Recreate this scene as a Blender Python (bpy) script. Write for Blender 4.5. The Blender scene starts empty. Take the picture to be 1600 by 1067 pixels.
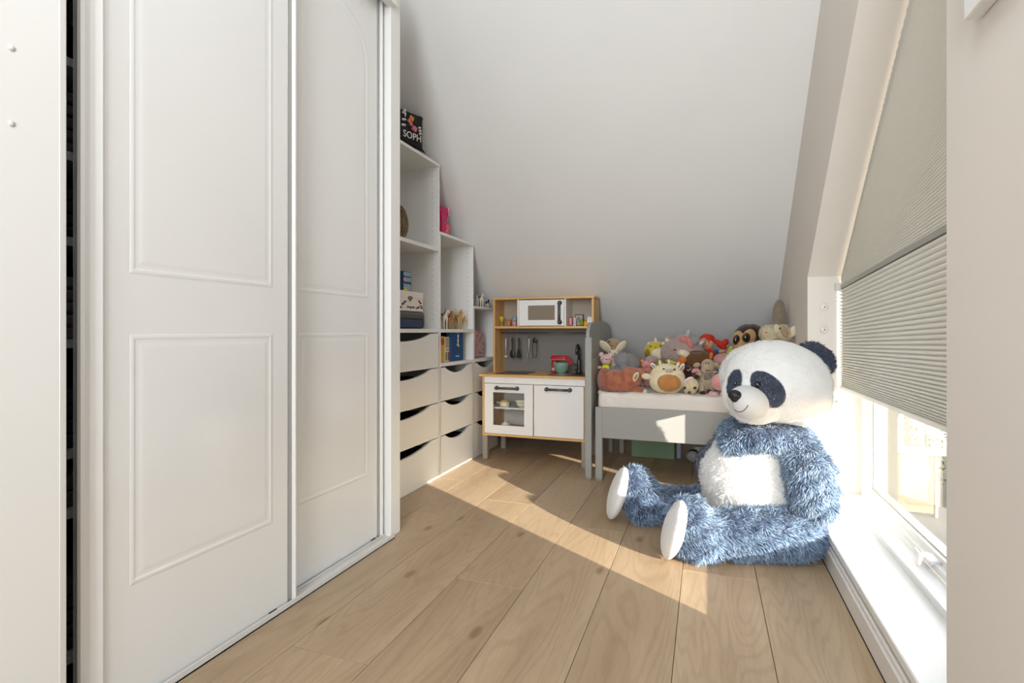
import bpy, bmesh, math, random
import numpy as np
from math import pi, sin, cos, radians, atan2, sqrt
from mathutils import Vector, Matrix
random.seed(7)
D = bpy.data
SC = bpy.context.scene
COL = SC.collection

# ------------------------------------------------------------------ camera
FPX, EYE, YAW = 830.0, 0.9, atan2(303, 830)
CY, SY = cos(YAW), sin(YAW)
cam = D.cameras.new('camera'); co = D.objects.new('camera', cam); COL.objects.link(co)
co.location = (0, 0, EYE); co.rotation_euler = (pi / 2, 0, YAW)
cam.sensor_width = 36; cam.lens = FPX / 1600 * 36
cam.shift_y = -16.5 / 1600; cam.clip_start = .02
SC.camera = co

# ------------------------------------------------------------------ light
w = D.worlds.new('world'); SC.world = w; w.use_nodes = True
nt = w.node_tree; bg = nt.nodes['Background']
sky = nt.nodes.new('ShaderNodeTexSky'); sky.sky_type = 'NISHITA'
sky.sun_disc = False; sky.sun_elevation = radians(22); sky.sun_rotation = radians(122)
sky.dust_density = 1.5; sky.air_density = 1.0
nt.links.new(sky.outputs[0], bg.inputs[0]); bg.inputs[1].default_value = 0.38

def add_light(name, kind, loc, to, energy, color, **kw):
    l = D.lights.new(name, kind); l.energy = energy; l.color = color
    for k, v in kw.items(): setattr(l, k, v)
    o = D.objects.new(name, l); COL.objects.link(o); o.location = loc
    o.rotation_euler = (Vector(to) - Vector(loc)).to_track_quat('-Z', 'Y').to_euler()
    return o
SUND = Vector((-1.548, .98, -.295 * 1.548))
add_light('sun', 'SUN', (3, -1, 2), Vector((3, -1, 2)) + SUND, 10.5, (1, .93, .83), angle=radians(.45))
# unseen fill lights added to brighten the room, from behind the camera and above
add_light('rear_fill_light', 'AREA', (-.1, -2.1, 1.5), (-.45, 3, 1.25), 28, (.915, .955, 1), shape='RECTANGLE', size=1.0, size_y=2.0, spread=radians(105))
add_light('overhead_fill_light', 'AREA', (-.35, .2, 2.8), (-.45, 1.3, 0), 14, (.92, .96, 1), shape='RECTANGLE', size=.9, size_y=.9)
SC.view_settings.view_transform = 'Standard'; SC.view_settings.look = 'None'
SC.view_settings.gamma = 1; SC.view_settings.use_curve_mapping = False
SC.view_settings.exposure = 0.55

# ------------------------------------------------------------------ helpers
def lin(c):
    r = []
    for v in c[:3]:
        v /= 255
        r.append(v / 12.92 if v <= .04045 else ((v + .055) / 1.055) ** 2.4)
    return (*r, 1)
MATS = {}
def M(name, col, rough=.5, bump=0, bscale=60, var=0, vscale=8, metal=0, sheen=0, coat=0, col2=None, trans=0, spec=.5, emit=0):
    if name in MATS: return MATS[name]
    m = D.materials.new(name); m.use_nodes = True
    t = m.node_tree; n = t.nodes; L = t.links
    b = n['Principled BSDF']; b.inputs['Base Color'].default_value = lin(col)
    b.inputs['Roughness'].default_value = rough; b.inputs['Metallic'].default_value = metal
    b.inputs['Specular IOR Level'].default_value = spec
    b.inputs['Sheen Weight'].default_value = sheen; b.inputs['Coat Weight'].default_value = coat
    b.inputs['Coat Roughness'].default_value = .15
    tc = n.new('ShaderNodeTexCoord')
    ns = n.new('ShaderNodeTexNoise'); ns.inputs['Scale'].default_value = vscale; ns.inputs['Detail'].default_value = 4
    L.new(tc.outputs['Object'], ns.inputs['Vector'])
    mx = n.new('ShaderNodeMix'); mx.data_type = 'RGBA'
    a = lin(col); c2 = lin(col2) if col2 else tuple(x * (1 - var) for x in a[:3]) + (1,)
    mx.inputs['A'].default_value = a; mx.inputs['B'].default_value = c2
    rmp = n.new('ShaderNodeMapRange'); rmp.inputs[1].default_value = .38; rmp.inputs[2].default_value = .62
    L.new(ns.outputs[0], rmp.inputs[0]); L.new(rmp.outputs[0], mx.inputs['Factor'])
    L.new(mx.outputs['Result'], b.inputs['Base Color'])
    if bump:
        nb = n.new('ShaderNodeTexNoise'); nb.inputs['Scale'].default_value = bscale; nb.inputs['Detail'].default_value = 3
        L.new(tc.outputs['Object'], nb.inputs['Vector'])
        bp = n.new('ShaderNodeBump'); bp.inputs['Strength'].default_value = bump; bp.inputs['Distance'].default_value = .01
        L.new(nb.outputs[0], bp.inputs['Height']); L.new(bp.outputs[0], b.inputs['Normal'])
    MATS[name] = m; return m
def plush_mat(name, col, col2=None, var=.15):
    return M('plush_' + name, col, .95, .5, 260, var, 30, sheen=.35, col2=col2, spec=.15)

def wood_mat(name, c1, c2, axis='Y', scale=1.0, rough=.5, bump=.06, rnd=True):
    m = D.materials.new(name); m.use_nodes = True; t = m.node_tree; n = t.nodes; L = t.links; b = n['Principled BSDF']
    tc = n.new('ShaderNodeTexCoord'); mp = n.new('ShaderNodeMapping'); oi = n.new('ShaderNodeObjectInfo')
    s = [7.0 * scale] * 3; s['XYZ'.index(axis)] = .75 * scale; mp.inputs['Scale'].default_value = s
    L.new(tc.outputs['Object'], mp.inputs['Vector'])
    if rnd:
        cm = n.new('ShaderNodeCombineXYZ'); ml = n.new('ShaderNodeMath'); ml.operation = 'MULTIPLY'; ml.inputs[1].default_value = 37.0
        L.new(oi.outputs['Random'], ml.inputs[0])
        for i in range(3): L.new(ml.outputs[0], cm.inputs[i])
        L.new(cm.outputs[0], mp.inputs['Location'])
    n1 = n.new('ShaderNodeTexNoise'); n1.inputs['Scale'].default_value = .7; n1.inputs['Detail'].default_value = 2; n1.inputs['Distortion'].default_value = .35
    L.new(mp.outputs[0], n1.inputs['Vector'])
    # rings of the smooth noise field give the cathedral grain
    mul = n.new('ShaderNodeMath'); mul.operation = 'MULTIPLY'; mul.inputs[1].default_value = 150; L.new(n1.outputs[0], mul.inputs[0])
    sn = n.new('ShaderNodeMath'); sn.operation = 'SINE'; L.new(mul.outputs[0], sn.inputs[0])
    r1 = n.new('ShaderNodeMapRange'); r1.inputs[1].default_value = .1; r1.inputs[2].default_value = 1; L.new(sn.outputs[0], r1.inputs[0])
    n2 = n.new('ShaderNodeTexNoise'); n2.inputs['Scale'].default_value = 20; n2.inputs['Detail'].default_value = 6; n2.inputs['Roughness'].default_value = .7
    L.new(mp.outputs[0], n2.inputs['Vector'])
    n3 = n.new('ShaderNodeTexNoise'); n3.inputs['Scale'].default_value = .9; n3.inputs['Detail'].default_value = 3; L.new(mp.outputs[0], n3.inputs['Vector'])
    def math(op, a, bb):
        q = n.new('ShaderNodeMath'); q.operation = op
        for i, v in enumerate((a, bb)):
            if isinstance(v, (int, float)): q.inputs[i].default_value = v
            else: L.new(v, q.inputs[i])
        return q.outputs[0]
    f = math('MULTIPLY', r1.outputs[0], .16)
    f = math('ADD', f, math('MULTIPLY', n2.outputs[0], .55))
    f = math('ADD', f, math('MULTIPLY', math('SUBTRACT', n3.outputs[0], .5), 1.1))
    f = math('ADD', f, math('MULTIPLY', math('SUBTRACT', oi.outputs['Random'], .5), .14 if rnd else 0))
    vo = n.new('ShaderNodeTexVoronoi'); vo.voronoi_dimensions = '2D'; vo.inputs['Scale'].default_value = .8
    mp2 = n.new('ShaderNodeMapping'); s2 = [3.2 * scale] * 3; s2['XYZ'.index(axis)] = 1.4 * scale; mp2.inputs['Scale'].default_value = s2
    L.new(tc.outputs['Object'], mp2.inputs['Vector'])
    if rnd: L.new(cm.outputs[0], mp2.inputs['Location'])
    L.new(mp2.outputs[0], vo.inputs['Vector'])
    kn = n.new('ShaderNodeMapRange'); kn.inputs[1].default_value = .008; kn.inputs[2].default_value = .05; kn.inputs[3].default_value = .9; kn.inputs[4].default_value = 0
    L.new(vo.outputs['Distance'], kn.inputs[0]); f = math('ADD', f, kn.outputs[0])
    mx = n.new('ShaderNodeMix'); mx.data_type = 'RGBA'; mx.clamp_factor = True
    mx.inputs['A'].default_value = lin(c1); mx.inputs['B'].default_value = lin(c2)
    L.new(f, mx.inputs['Factor']); L.new(mx.outputs['Result'], b.inputs['Base Color'])
    b.inputs['Roughness'].default_value = rough
    bp = n.new('ShaderNodeBump'); bp.inputs['Strength'].default_value = bump; bp.inputs['Distance'].default_value = .003; bp.invert = True
    L.new(f, bp.inputs['Height']); L.new(bp.outputs[0], b.inputs['Normal'])
    return m

def root(name, loc, label=None, cat=None, group=None, kind=None):
    o = D.objects.new(name, None); o.empty_display_size = .05; COL.objects.link(o); o.location = loc
    return tag(o, label, cat, group, kind)
def tag(o, label=None, cat=None, group=None, kind=None):
    for k, v in (('label', label), ('category', cat), ('group', group), ('kind', kind)):
        if v: o[k] = v
    return o
def wloc(o):
    v = Vector((0, 0, 0))
    while o is not None: v += o.location; o = o.parent
    return v
def tree_copy(o, parent=None, loc=None):
    c = o.copy(); COL.objects.link(c); c.parent = parent
    if loc is not None: c.location = loc
    for ch in list(o.children): tree_copy(ch, c)
    return c

class MB:
    """collects shapes in world coordinates and builds them as one mesh object"""
    def __init__(s): s.b = bmesh.new(); s.mi = 0; s.sm = set()
    def _fin(s, geom, smooth):
        for f in geom: f.material_index = s.mi; f.smooth = smooth
    def box(s, x0, x1, y0, y1, z0, z1, bev=0, smooth=False, T=None, seg=1):
        r = bmesh.ops.create_cube(s.b, size=1)
        vs = r['verts']
        for v in vs: v.co = Vector(((x0 + x1) / 2 + v.co.x * (x1 - x0), (y0 + y1) / 2 + v.co.y * (y1 - y0), (z0 + z1) / 2 + v.co.z * (z1 - z0)))
        fs = set(f for v in vs for f in v.link_faces)
        if bev:
            es = list(set(e for v in vs for e in v.link_edges))
            r = bmesh.ops.bevel(s.b, geom=es, offset=min(bev, .45 * min(abs(x1 - x0), abs(y1 - y0), abs(z1 - z0))), segments=seg, affect='EDGES', profile=.5)
            fs = set(r['faces']) | set(f for f in fs if f.is_valid)
            vs = list(set(v for f in fs for v in f.verts))
        if T is not None: bmesh.ops.transform(s.b, matrix=T, verts=vs)
        s._fin(fs, smooth); return s
    def prism(s, pts, axis, a0, a1, T=None, smooth=False):
        """pts 2d polygon, extruded along axis: X -> pts (y,z); Y -> (x,z); Z -> (x,y)"""
        def mk(p, a): return {'X': (a, p[0], p[1]), 'Y': (p[0], a, p[1]), 'Z': (p[0], p[1], a)}[axis]
        A = [s.b.verts.new(mk(p, a0)) for p in pts]; B = [s.b.verts.new(mk(p, a1)) for p in pts]
        fs = [s.b.faces.new(A), s.b.faces.new(B[::-1])]
        for i in range(len(pts)): 
            f = s.b.faces.new((A[i], B[i], B[(i + 1) % len(pts)], A[(i + 1) % len(pts)])); f.smooth = smooth; fs.append(f)
        if T is not None: bmesh.ops.transform(s.b, matrix=T, verts=A + B)
        for f in fs: f.material_index = s.mi
        return s
    def tube(s, pts, r, n=10, closed=False, caps=True):
        P = [Vector(p) for p in pts]; rs = r if isinstance(r, (list, tuple)) else [r] * len(P)
        rings = []; up = None
        for i, p in enumerate(P):
            d = (P[(i + 1) % len(P)] - P[i - 1]) if closed else (P[min(i + 1, len(P) - 1)] - P[max(i - 1, 0)])
            d.normalize()
            if up is None:
                up = Vector((0, 0, 1)) if abs(d.z) < .9 else Vector((1, 0, 0))
            a = d.cross(up).normalized(); up = a.cross(d).normalized()
            rings.append([s.b.verts.new(p + (a * cos(2 * pi * k / n) + up * sin(2 * pi * k / n)) * rs[i]) for k in range(n)])
        m = len(rings)
        for i in range(m if closed else m - 1):
            for k in range(n):
                f = s.b.faces.new((rings[i][k], rings[i][(k + 1) % n], rings[(i + 1) % m][(k + 1) % n], rings[(i + 1) % m][k])); f.smooth = True; f.material_index = s.mi
        if caps and not closed:
            for q in (rings[0][::-1], rings[-1]): f = s.b.faces.new(q); f.material_index = s.mi
        return s
    def lathe(s, prof, c, n=24, axis='Z', T=None):
        """prof: list of (radius, height)"""
        rings = []; allv = []
        for r, h in prof:
            ring = []
            for k in range(n):
                a = 2 * pi * k / n; u, v = r * cos(a), r * sin(a)
                q = {'Z': (u, v, h), 'Y': (u, h, v), 'X': (h, u, v)}[axis]
                ring.append(s.b.verts.new(Vector(c) + Vector(q)))
            rings.append(ring); allv += ring
        for i in range(len(rings) - 1):
            for k in range(n):
                f = s.b.faces.new((rings[i][k], rings[i][(k + 1) % n], rings[i + 1][(k + 1) % n], rings[i + 1][k])); f.smooth = True; f.material_index = s.mi
        for q in (rings[0], rings[-1]):
            if (q[0].co - q[n // 2].co).length > 1e-4:
                f = s.b.faces.new(q); f.material_index = s.mi
        if T is not None: bmesh.ops.transform(s.b, matrix=T, verts=allv)
        return s
    def ell(s, c, r, R=None, u=20, v=12):
        g = bmesh.ops.create_uvsphere(s.b, u_segments=u, v_segments=v, radius=1)
        T = Matrix.Translation(Vector(c)) @ (R.to_4x4() if R is not None else Matrix()) @ Matrix.Diagonal((*((r,) * 3 if isinstance(r, (int, float)) else r), 1))
        bmesh.ops.transform(s.b, matrix=T, verts=g['verts'])
        s._fin(set(f for v in g['verts'] for f in v.link_faces), True); return s
    def cap(s, a, b, ra, rb, n=14):
        """tapered capsule"""
        a, b = Vector(a), Vector(b); d = (b - a).normalized(); pts, rs = [], []
        for i in range(5): t = pi / 2 * (1 - i / 4); pts.append(a - d * ra * sin(t)); rs.append(max(ra * cos(t), 1e-4))
        for i in range(5): t = pi / 2 * i / 4; pts.append(b + d * rb * sin(t)); rs.append(max(rb * cos(t), 1e-4))
        return s.tube(pts, rs, n)
    def merge_mesh(s, me): s.b.from_mesh(me)
    def mesh(s, name):
        bmesh.ops.recalc_face_normals(s.b, faces=s.b.faces)
        me = D.meshes.new(name); s.b.to_mesh(me); s.b.free(); return me
    def build(s, name, mats, parent=None, kind=None, label=None, recalc=True):
        me = s.mesh(name)
        for m in (mats if isinstance(mats, (list, tuple)) else [mats]): me.materials.append(m)
        o = D.objects.new(name, me); COL.objects.link(o)
        if parent is not None:
            me.transform(Matrix.Translation(-wloc(parent))); o.parent = parent
        if kind: o['kind'] = kind
        if label: o['label'] = label
        return o
def top(mb, name, mats, label, cat, group=None):
    """single-mesh thing: origin moved to its base centre"""
    me = mb.mesh(name)
    for m in (mats if isinstance(mats, (list, tuple)) else [mats]): me.materials.append(m)
    co_ = np.array([v.co[:] for v in me.vertices]); lo, hi = co_.min(0), co_.max(0)
    c = Vector(((lo[0] + hi[0]) / 2, (lo[1] + hi[1]) / 2, lo[2])); me.transform(Matrix.Translation(-c))
    o = D.objects.new(name, me); COL.objects.link(o); o.location = c
    return tag(o, label, cat, group)
def at(px, py, Y):
    """world point on the depth plane Y seen at (px, py) of the 1600x1067 frame"""
    a = (px - 800) / FPX; t = Y / (a * SY + CY)
    return Vector(((a * CY - SY) * t, Y, EYE + (517 - py) / FPX * t))
def pxm(px, Y):
    a = (px - 800) / FPX; return Y / (a * SY + CY) / FPX
def onfloor(px, py, z=0):
    a = (px - 800) / FPX; t = (z - EYE) / ((517 - py) / FPX)
    return Vector(((a * CY - SY) * t, (a * SY + CY) * t, z))
def rotm(yaw=0, pitch=0, roll=0):
    return Matrix.Rotation(yaw, 3, 'Z') @ Matrix.Rotation(pitch, 3, 'X') @ Matrix.Rotation(roll, 3, 'Y')
def remesh(mb, vox=.008, it=4, disp=0, dscale=.05):
    me = mb.mesh('tmp'); o = D.objects.new('tmp', me); COL.objects.link(o)
    r = o.modifiers.new('r', 'REMESH'); r.mode = 'VOXEL'; r.voxel_size = vox; r.use_smooth_shade = True
    if it: sm = o.modifiers.new('s', 'SMOOTH'); sm.factor = .5; sm.iterations = it
    if disp:
        tx = D.textures.new('t', 'CLOUDS'); tx.noise_scale = dscale
        d = o.modifiers.new('d', 'DISPLACE'); d.texture = tx; d.strength = disp; d.mid_level = .5; d.texture_coords = 'LOCAL'
    dg = bpy.context.evaluated_depsgraph_get(); dg.update()
    nm = D.meshes.new_from_object(o.evaluated_get(dg), depsgraph=dg)
    D.objects.remove(o); D.meshes.remove(me)
    nb = MB(); nb.b.from_mesh(nm); D.meshes.remove(nm)
    for f in nb.b.faces: f.smooth = True; f.material_index = 0
    return nb

def fur_mat(name, rootc, midc, tipc, rough=.7):
    m = D.materials.new(name); m.use_nodes = True; t = m.node_tree; n = t.nodes; L = t.links; b = n['Principled BSDF']
    at_ = n.new('ShaderNodeAttribute'); at_.attribute_name = 'tip'
    rp = n.new('ShaderNodeValToRGB'); e = rp.color_ramp.elements
    e[0].position = 0; e[0].color = lin(rootc); e[1].position = 1; e[1].color = lin(tipc)
    k = rp.color_ramp.elements.new(.45); k.color = lin(midc)
    L.new(at_.outputs['Fac'], rp.inputs[0]); L.new(rp.outputs[0], b.inputs['Base Color'])
    b.inputs['Roughness'].default_value = rough; b.inputs['Specular IOR Level'].default_value = .2; b.inputs['Sheen Weight'].default_value = .2
    return m
def fur(objs, name, mat, parent, count, length, width, comb=(0, 0, -1), cw=.9, seed=1, up=.6, keep=None, clump=0, tiprange=(.45, 1.0)):
    """pile fur of a plush: many thin pointed blades joined in one mesh"""
    rng = np.random.default_rng(seed); V0 = []; N0 = []
    if not isinstance(objs, (list, tuple)): objs = [objs]
    tri = []; 
    for ob in objs:
        me = ob.data; me.calc_loop_triangles(); off = np.array(wloc(ob))
        vc = np.empty(len(me.vertices) * 3); me.vertices.foreach_get('co', vc); vc = vc.reshape(-1, 3) + off
        ti = np.empty(len(me.loop_triangles) * 3, dtype=np.int64); me.loop_triangles.foreach_get('vertices', ti)
        tri.append(vc[ti.reshape(-1, 3)])
    tri = np.concatenate(tri); e1, e2 = tri[:, 1] - tri[:, 0], tri[:, 2] - tri[:, 0]
    nn = np.cross(e1, e2); ar = np.linalg.norm(nn, axis=1); nn /= (ar[:, None] + 1e-12)
    idx = rng.choice(len(tri), count, p=ar / ar.sum()); u, v = rng.random(count), rng.random(count)
    fl = u + v > 1; u[fl] = 1 - u[fl]; v[fl] = 1 - v[fl]
    P = tri[idx, 0] + e1[idx] * u[:, None] + e2[idx] * v[:, None]; N = nn[idx]
    if keep is not None: k = keep(P, N); P, N = P[k], N[k]
    n = len(P)
    # clumps: neighbouring blades lean the same way
    cl = np.stack([np.sin(P @ np.array([91., 37, 23]) + 1) + np.sin(P @ np.array([-31., 83, 57])), np.sin(P @ np.array([41., -97, 29]) + 2) + np.sin(P @ np.array([67, 19., -79])),
                   np.sin(P @ np.array([-59., 43, 89]) + 3)], 1) * .35
    C = np.array(comb, float); C /= np.linalg.norm(C)
    T = C - N * (N @ C)[:, None]
    Dr = N * up + T * cw + cl * (1 + clump) + rng.normal(0, .28, (n, 3)); Dr -= N * np.minimum((Dr * N).sum(1) - .12, 0)[:, None]
    Dr /= np.linalg.norm(Dr, axis=1)[:, None]
    ln = length * rng.uniform(.6, 1.15, n)[:, None]
    S = np.cross(Dr, N + rng.normal(0, .4, (n, 3))); S /= np.linalg.norm(S, axis=1)[:, None] + 1e-9; S *= width / 2
    base = P - N * length * .08; mid = base + (N * .45 + Dr * .75) / 1.1 * ln * .5; tip = mid + Dr * ln * .55 + np.array([0, 0, -1]) * ln * .07
    vs = np.stack([base - S, base + S, mid + S * .9, mid - S * .9, tip], 1).reshape(-1, 3)
    b0 = np.arange(n) * 5
    fq = np.stack([b0, b0 + 1, b0 + 2, b0 + 3], 1); ft = np.stack([b0 + 3, b0 + 2, b0 + 4], 1)
    me = D.meshes.new(name)
    vs = vs - np.array(wloc(parent))
    me.vertices.add(n * 5); me.vertices.foreach_set('co', vs.ravel())
    loops = np.concatenate([fq.ravel(), ft.ravel()]); me.loops.add(len(loops)); me.loops.foreach_set('vertex_index', loops)
    me.polygons.add(2 * n)
    me.polygons.foreach_set('loop_start', np.concatenate([np.arange(n) * 4, 4 * n + np.arange(n) * 3]))
    me.polygons.foreach_set('loop_total', np.concatenate([np.full(n, 4), np.full(n, 3)]))
    me.update(calc_edges=True); me.validate()
    a = me.attributes.new('tip', 'FLOAT', 'POINT'); r = rng.uniform(*tiprange, n)
    a.data.foreach_set('value', np.stack([r * .1, r * .1, r * .65, r * .65, r], 1).ravel())
    me.materials.append(mat)
    o = D.objects.new(name, me); COL.objects.link(o); o.parent = parent; o['kind'] = 'stuff'
    return o
def text_mesh(mb, body, size, T, depth=.001, mi=0):
    cu = D.curves.new('txt', 'FONT'); cu.body = body; cu.size = size; cu.extrude = depth; cu.align_x = 'CENTER'; cu.align_y = 'CENTER'; cu.resolution_u = 3
    o = D.objects.new('txt', cu); COL.objects.link(o)
    dg = bpy.context.evaluated_depsgraph_get(); dg.update()
    me = D.meshes.new_from_object(o.evaluated_get(dg), depsgraph=dg); me.transform(T)
    n0 = len(mb.b.faces); mb.b.from_mesh(me); mb.b.faces.ensure_lookup_table()
    for f in mb.b.faces[n0:]: f.material_index = mi
    D.objects.remove(o); D.curves.remove(cu); D.meshes.remove(me)
def frame_T(origin, right, up):
    """matrix whose x = right, y = up, z = outwards normal"""
    r = Vector(right).normalized(); u = Vector(up).normalized(); n = r.cross(u)
    m = Matrix((r, u, n)).transposed().to_4x4(); m.translation = Vector(origin); return m

# ------------------------------------------------------------------ materials
white_wall = M('ceiling_paint', (234, 234, 232), .9, .03, 220, .015, 3)
beige_wall = M('wall_paint', (228, 221, 212), .85, .03, 220, .015, 3)
white_gloss = M('white_lacquer', (231, 230, 228), .16, 0, 60, .01, 2, coat=.3)
white_satin = M('white_melamine', (235, 234, 231), .42, 0, 60, .01, 2)
white_edge = M('white_edging', (214, 212, 208), .4)
grey_alu = M('grey_profile', (165, 164, 160), .35, metal=.3)
black = M('black_plastic', (22, 22, 23), .45)
dark_int = M('dark_interior', (40, 36, 33), .8)  # inner shade put into the colour of wardrobe back and drawer boxes
birch = wood_mat('birch', (226, 184, 122), (190, 138, 76), 'X', 2.2, .5, .03, False)
birch_v = wood_mat('birch_upright', (226, 184, 122), (190, 138, 76), 'Z', 2.2, .5, .03, False)
oak = wood_mat('oak_plank', (184, 161, 131), (138, 111, 82), 'Y', 1.0, .42, .10)
grey_paint = M('grey_bed_paint', (152, 151, 146), .45, 0, 60, .02, 4)
grey_panel = M('grey_back_panel', (122, 119, 114), .6, 0, 50, .03, 4)
pvc = M('window_pvc', (238, 238, 236), .3)
cream_knit = M('sheet_cotton', (222, 214, 205), .95, .15, 240, .04, 6, sheen=.2)

# ------------------------------------------------------------------ room shell
SL = .84
def ceil_z(Y): return 1.95 - SL * (Y - 2.9)
KNEE, RIDGE_Z = 4.55, 2.9
RY = 2.9 - (RIDGE_Z - 1.95) / SL
T = .12
fl = MB().box(-2.1, .46, -2.2, KNEE + .05, -.06, -.012).build('floor', M('underfloor', (92, 70, 48), .9), kind='structure')
# floor planks, seams along Y
seams = [-2.141 + .2572 * k for k in range(11)]
joints = {0: [.5, 1.9, 3.3], 1: [-.3, 1.1, 2.5], 2: [.1, 1.5, 2.9], 3: [-.65, .9, 2.335, 3.75], 4: [-.2, 1.2126, 2.62, 4.02], 5: [.1, 1.75, 3.15], 6: [-.45, .98, 2.40, 3.82],
          7: [.3, 1.02, 2.9], 8: [-.3, .72, 2.1, 3.5], 9: [-.5, .9, 2.318, 3.7]}
plank_mesh = {}
for i in range(10):
    x0, x1 = seams[i] + .0008, min(seams[i + 1] - .0008, .455)
    ys = [-2.1] + joints[i] + [KNEE + .02]
    for a, b in zip(ys[:-1], ys[1:]):
        mb = MB().box(x0, x1, a + .0008, b - .0008, -.012, 0, .0012)
        me = mb.mesh('plank'); c = Vector(((x0 + x1) / 2, (a + b) / 2, 0)); me.transform(Matrix.Translation(-c)); me.materials.append(oak)
        o = D.objects.new('plank', me); COL.objects.link(o); o.parent = fl; o.location = c
# sloped ceiling slab and flat top
MB().prism([(KNEE, ceil_z(KNEE)), (RY, RIDGE_Z), (-2.2, RIDGE_Z), (-2.2, RIDGE_Z + T), (RY + .1, RIDGE_Z + T), (KNEE + .1, ceil_z(KNEE) + T)], 'X', -2.1, .80).build('ceiling', white_wall, kind='structure')
MB().box(-2.1, .80, KNEE, KNEE + .1, -.05, ceil_z(KNEE) + .04).build('wall_back', white_wall, kind='structure')
MB().box(-2.2, -2.05, -2.2, KNEE + .1, -.05, 3.0).build('wall_left', white_wall, kind='structure')
MB().box(-2.1, .80, -2.3, -2.2, -.05, 3.0).build('wall_front', beige_wall, kind='structure')
# right gable wall with the sloped-head window niche
WX, WO, NY0, NY1, NZ = .45, .80, 1.29, 2.83, .13
def niche_z(Y): return 1.153 + (NY1 - Y) * .877
r = MB()
r.box(WX, WO, -2.2, NY0, -.05, 3.0)
r.box(WX, WO, NY0, NY1, -.05, NZ - .03)
r.prism([(NY1, -.05), (KNEE + .1, -.05), (KNEE + .1, ceil_z(KNEE) + .05), (NY1, ceil_z(NY1) + .06)], 'X', WX, WO)
r.prism([(NY1, niche_z(NY1)), (NY1, ceil_z(NY1) + .06), (RY, RIDGE_Z + .05), (NY0, RIDGE_Z + .05), (NY0, niche_z(NY0))], 'X', WX, WO)
wr_ = r.build('wall_right', beige_wall, kind='structure')
MB().box(.762, .802, NY1 - .022, NY1 + .002, .10, 1.20).build('trim_2', M('outer_reveal', (88, 88, 80), .7), kind='structure')
# window sill board with raised inner ledge
s_ = MB(); s_.box(.436, .605, NY0, NY1, NZ - .028, NZ - .001, .003).box(.60, .67, NY0, NY1, NZ - .02, .152, .003)
s_.build('trim_1', M('sill_white', (236, 236, 234), .35), kind='structure')
# baseboard with a groove line
b_ = MB().box(.432, WX, -2.2, KNEE, 0, .068, .002).box(.438, WX, -2.2, KNEE, .068, .084, .004)
b_.build('baseboard_right', M('baseboard_white', (226, 222, 217), .35), kind='structure')
MB().box(-1.2, WX, KNEE - .018, KNEE, 0, .075, .003).build('baseboard_back', MATS['baseboard_white'], kind='structure')
# far end of the gap below the left wardrobe side is closed by a plain wall strip
# window
def ring(mb, pts_o, pts_i, x0, x1):
    n = len(pts_o)
    for i in range(n):
        j = (i + 1) % n
        mb.prism([pts_o[i], pts_o[j], pts_i[j], pts_i[i]], 'X', x0, x1)
def niche_poly(d, dz=0):
    zb = .152 + dz
    k = d * 1.33
    return [(NY1 - d, zb), (NY1 - d, niche_z(NY1 - d) - k * .9 + 0), (NY0 + d - .045, niche_z(NY0 + d) - k), (NY0 + d - .045, zb)]
fr = MB(); ring(fr, niche_poly(0, 0), niche_poly(.03, .022), .668, .76)
wn = fr.build('window_1', pvc, kind='structure')
sa = MB(); ring(sa, niche_poly(.028, .02), niche_poly(.055, .042), .688, .74)
sa.build('sash', pvc, wn)
gk = MB(); ring(gk, niche_poly(.053, .040), niche_poly(.062, .047), .700, .725); gk.build('gasket', grey_alu, wn)
gl = D.materials.new('window_glass'); gl.use_nodes = True
g = gl.node_tree; g.nodes.clear(); out = g.nodes.new('ShaderNodeOutputMaterial'); mxs = g.nodes.new('ShaderNodeMixShader')
tr = g.nodes.new('ShaderNodeBsdfTransparent'); tr.inputs[0].default_value = (.98, .985, .98, 1); gg = g.nodes.new('ShaderNodeBsdfGlossy'); gg.inputs['Roughness'].default_value = .01
fn = g.nodes.new('ShaderNodeLayerWeight'); fn.inputs[0].default_value = .5
fp_ = g.nodes.new('ShaderNodeMath'); fp_.operation = 'POWER'; fp_.inputs[1].default_value = 5; fa_ = g.nodes.new('ShaderNodeMath'); fa_.operation = 'MULTIPLY_ADD'; fa_.inputs[1].default_value = .9; fa_.inputs[2].default_value = .03
g.links.new(fn.outputs['Facing'], fp_.inputs[0]); g.links.new(fp_.outputs[0], fa_.inputs[0])
g.links.new(fa_.outputs[0], mxs.inputs[0]); g.links.new(tr.outputs[0], mxs.inputs[1]); g.links.new(gg.outputs[0], mxs.inputs[2]); g.links.new(mxs.outputs[0], out.inputs[0])
MB().prism(niche_poly(.056, .043), 'X', .708, .712).build('pane', gl, wn)
h = MB().box(.655, .69, 2.005, 2.075, .165, .185, .004).cap((.645, 2.04, .182), (.628, 2.01, .165), .008, .006).cap((.645, 2.04, .182), (.64, 2.075, .19), .007, .005)
h.build('window_handle', pvc, wn)

# ------------------------------------------------------------------ pleated blind
bl = root('pleated_blind', (.585, 2.0, .63), 'grey pleated blind in a silver rail hanging over the slanted window', 'blind')
pleat = D.materials.new('pleated_fabric'); pleat.use_nodes = True
pb = pleat.node_tree.nodes['Principled BSDF']; pb.inputs['Base Color'].default_value = lin((216, 216, 211)); pb.inputs['Roughness'].default_value = .9
ptr = pleat.node_tree.nodes.new('ShaderNodeBsdfTranslucent'); ptr.inputs[0].default_value = lin((200, 198, 188))
pm = pleat.node_tree.nodes.new('ShaderNodeMixShader'); pm.inputs[0].default_value = .03
po = pleat.node_tree.nodes['Material Output']
pleat.node_tree.links.new(pb.outputs[0], pm.inputs[1]); pleat.node_tree.links.new(ptr.outputs[0], pm.inputs[2]); pleat.node_tree.links.new(pm.outputs[0], po.inputs[0])
BX, BN, BF = .592, 1.296, 2.822
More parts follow.
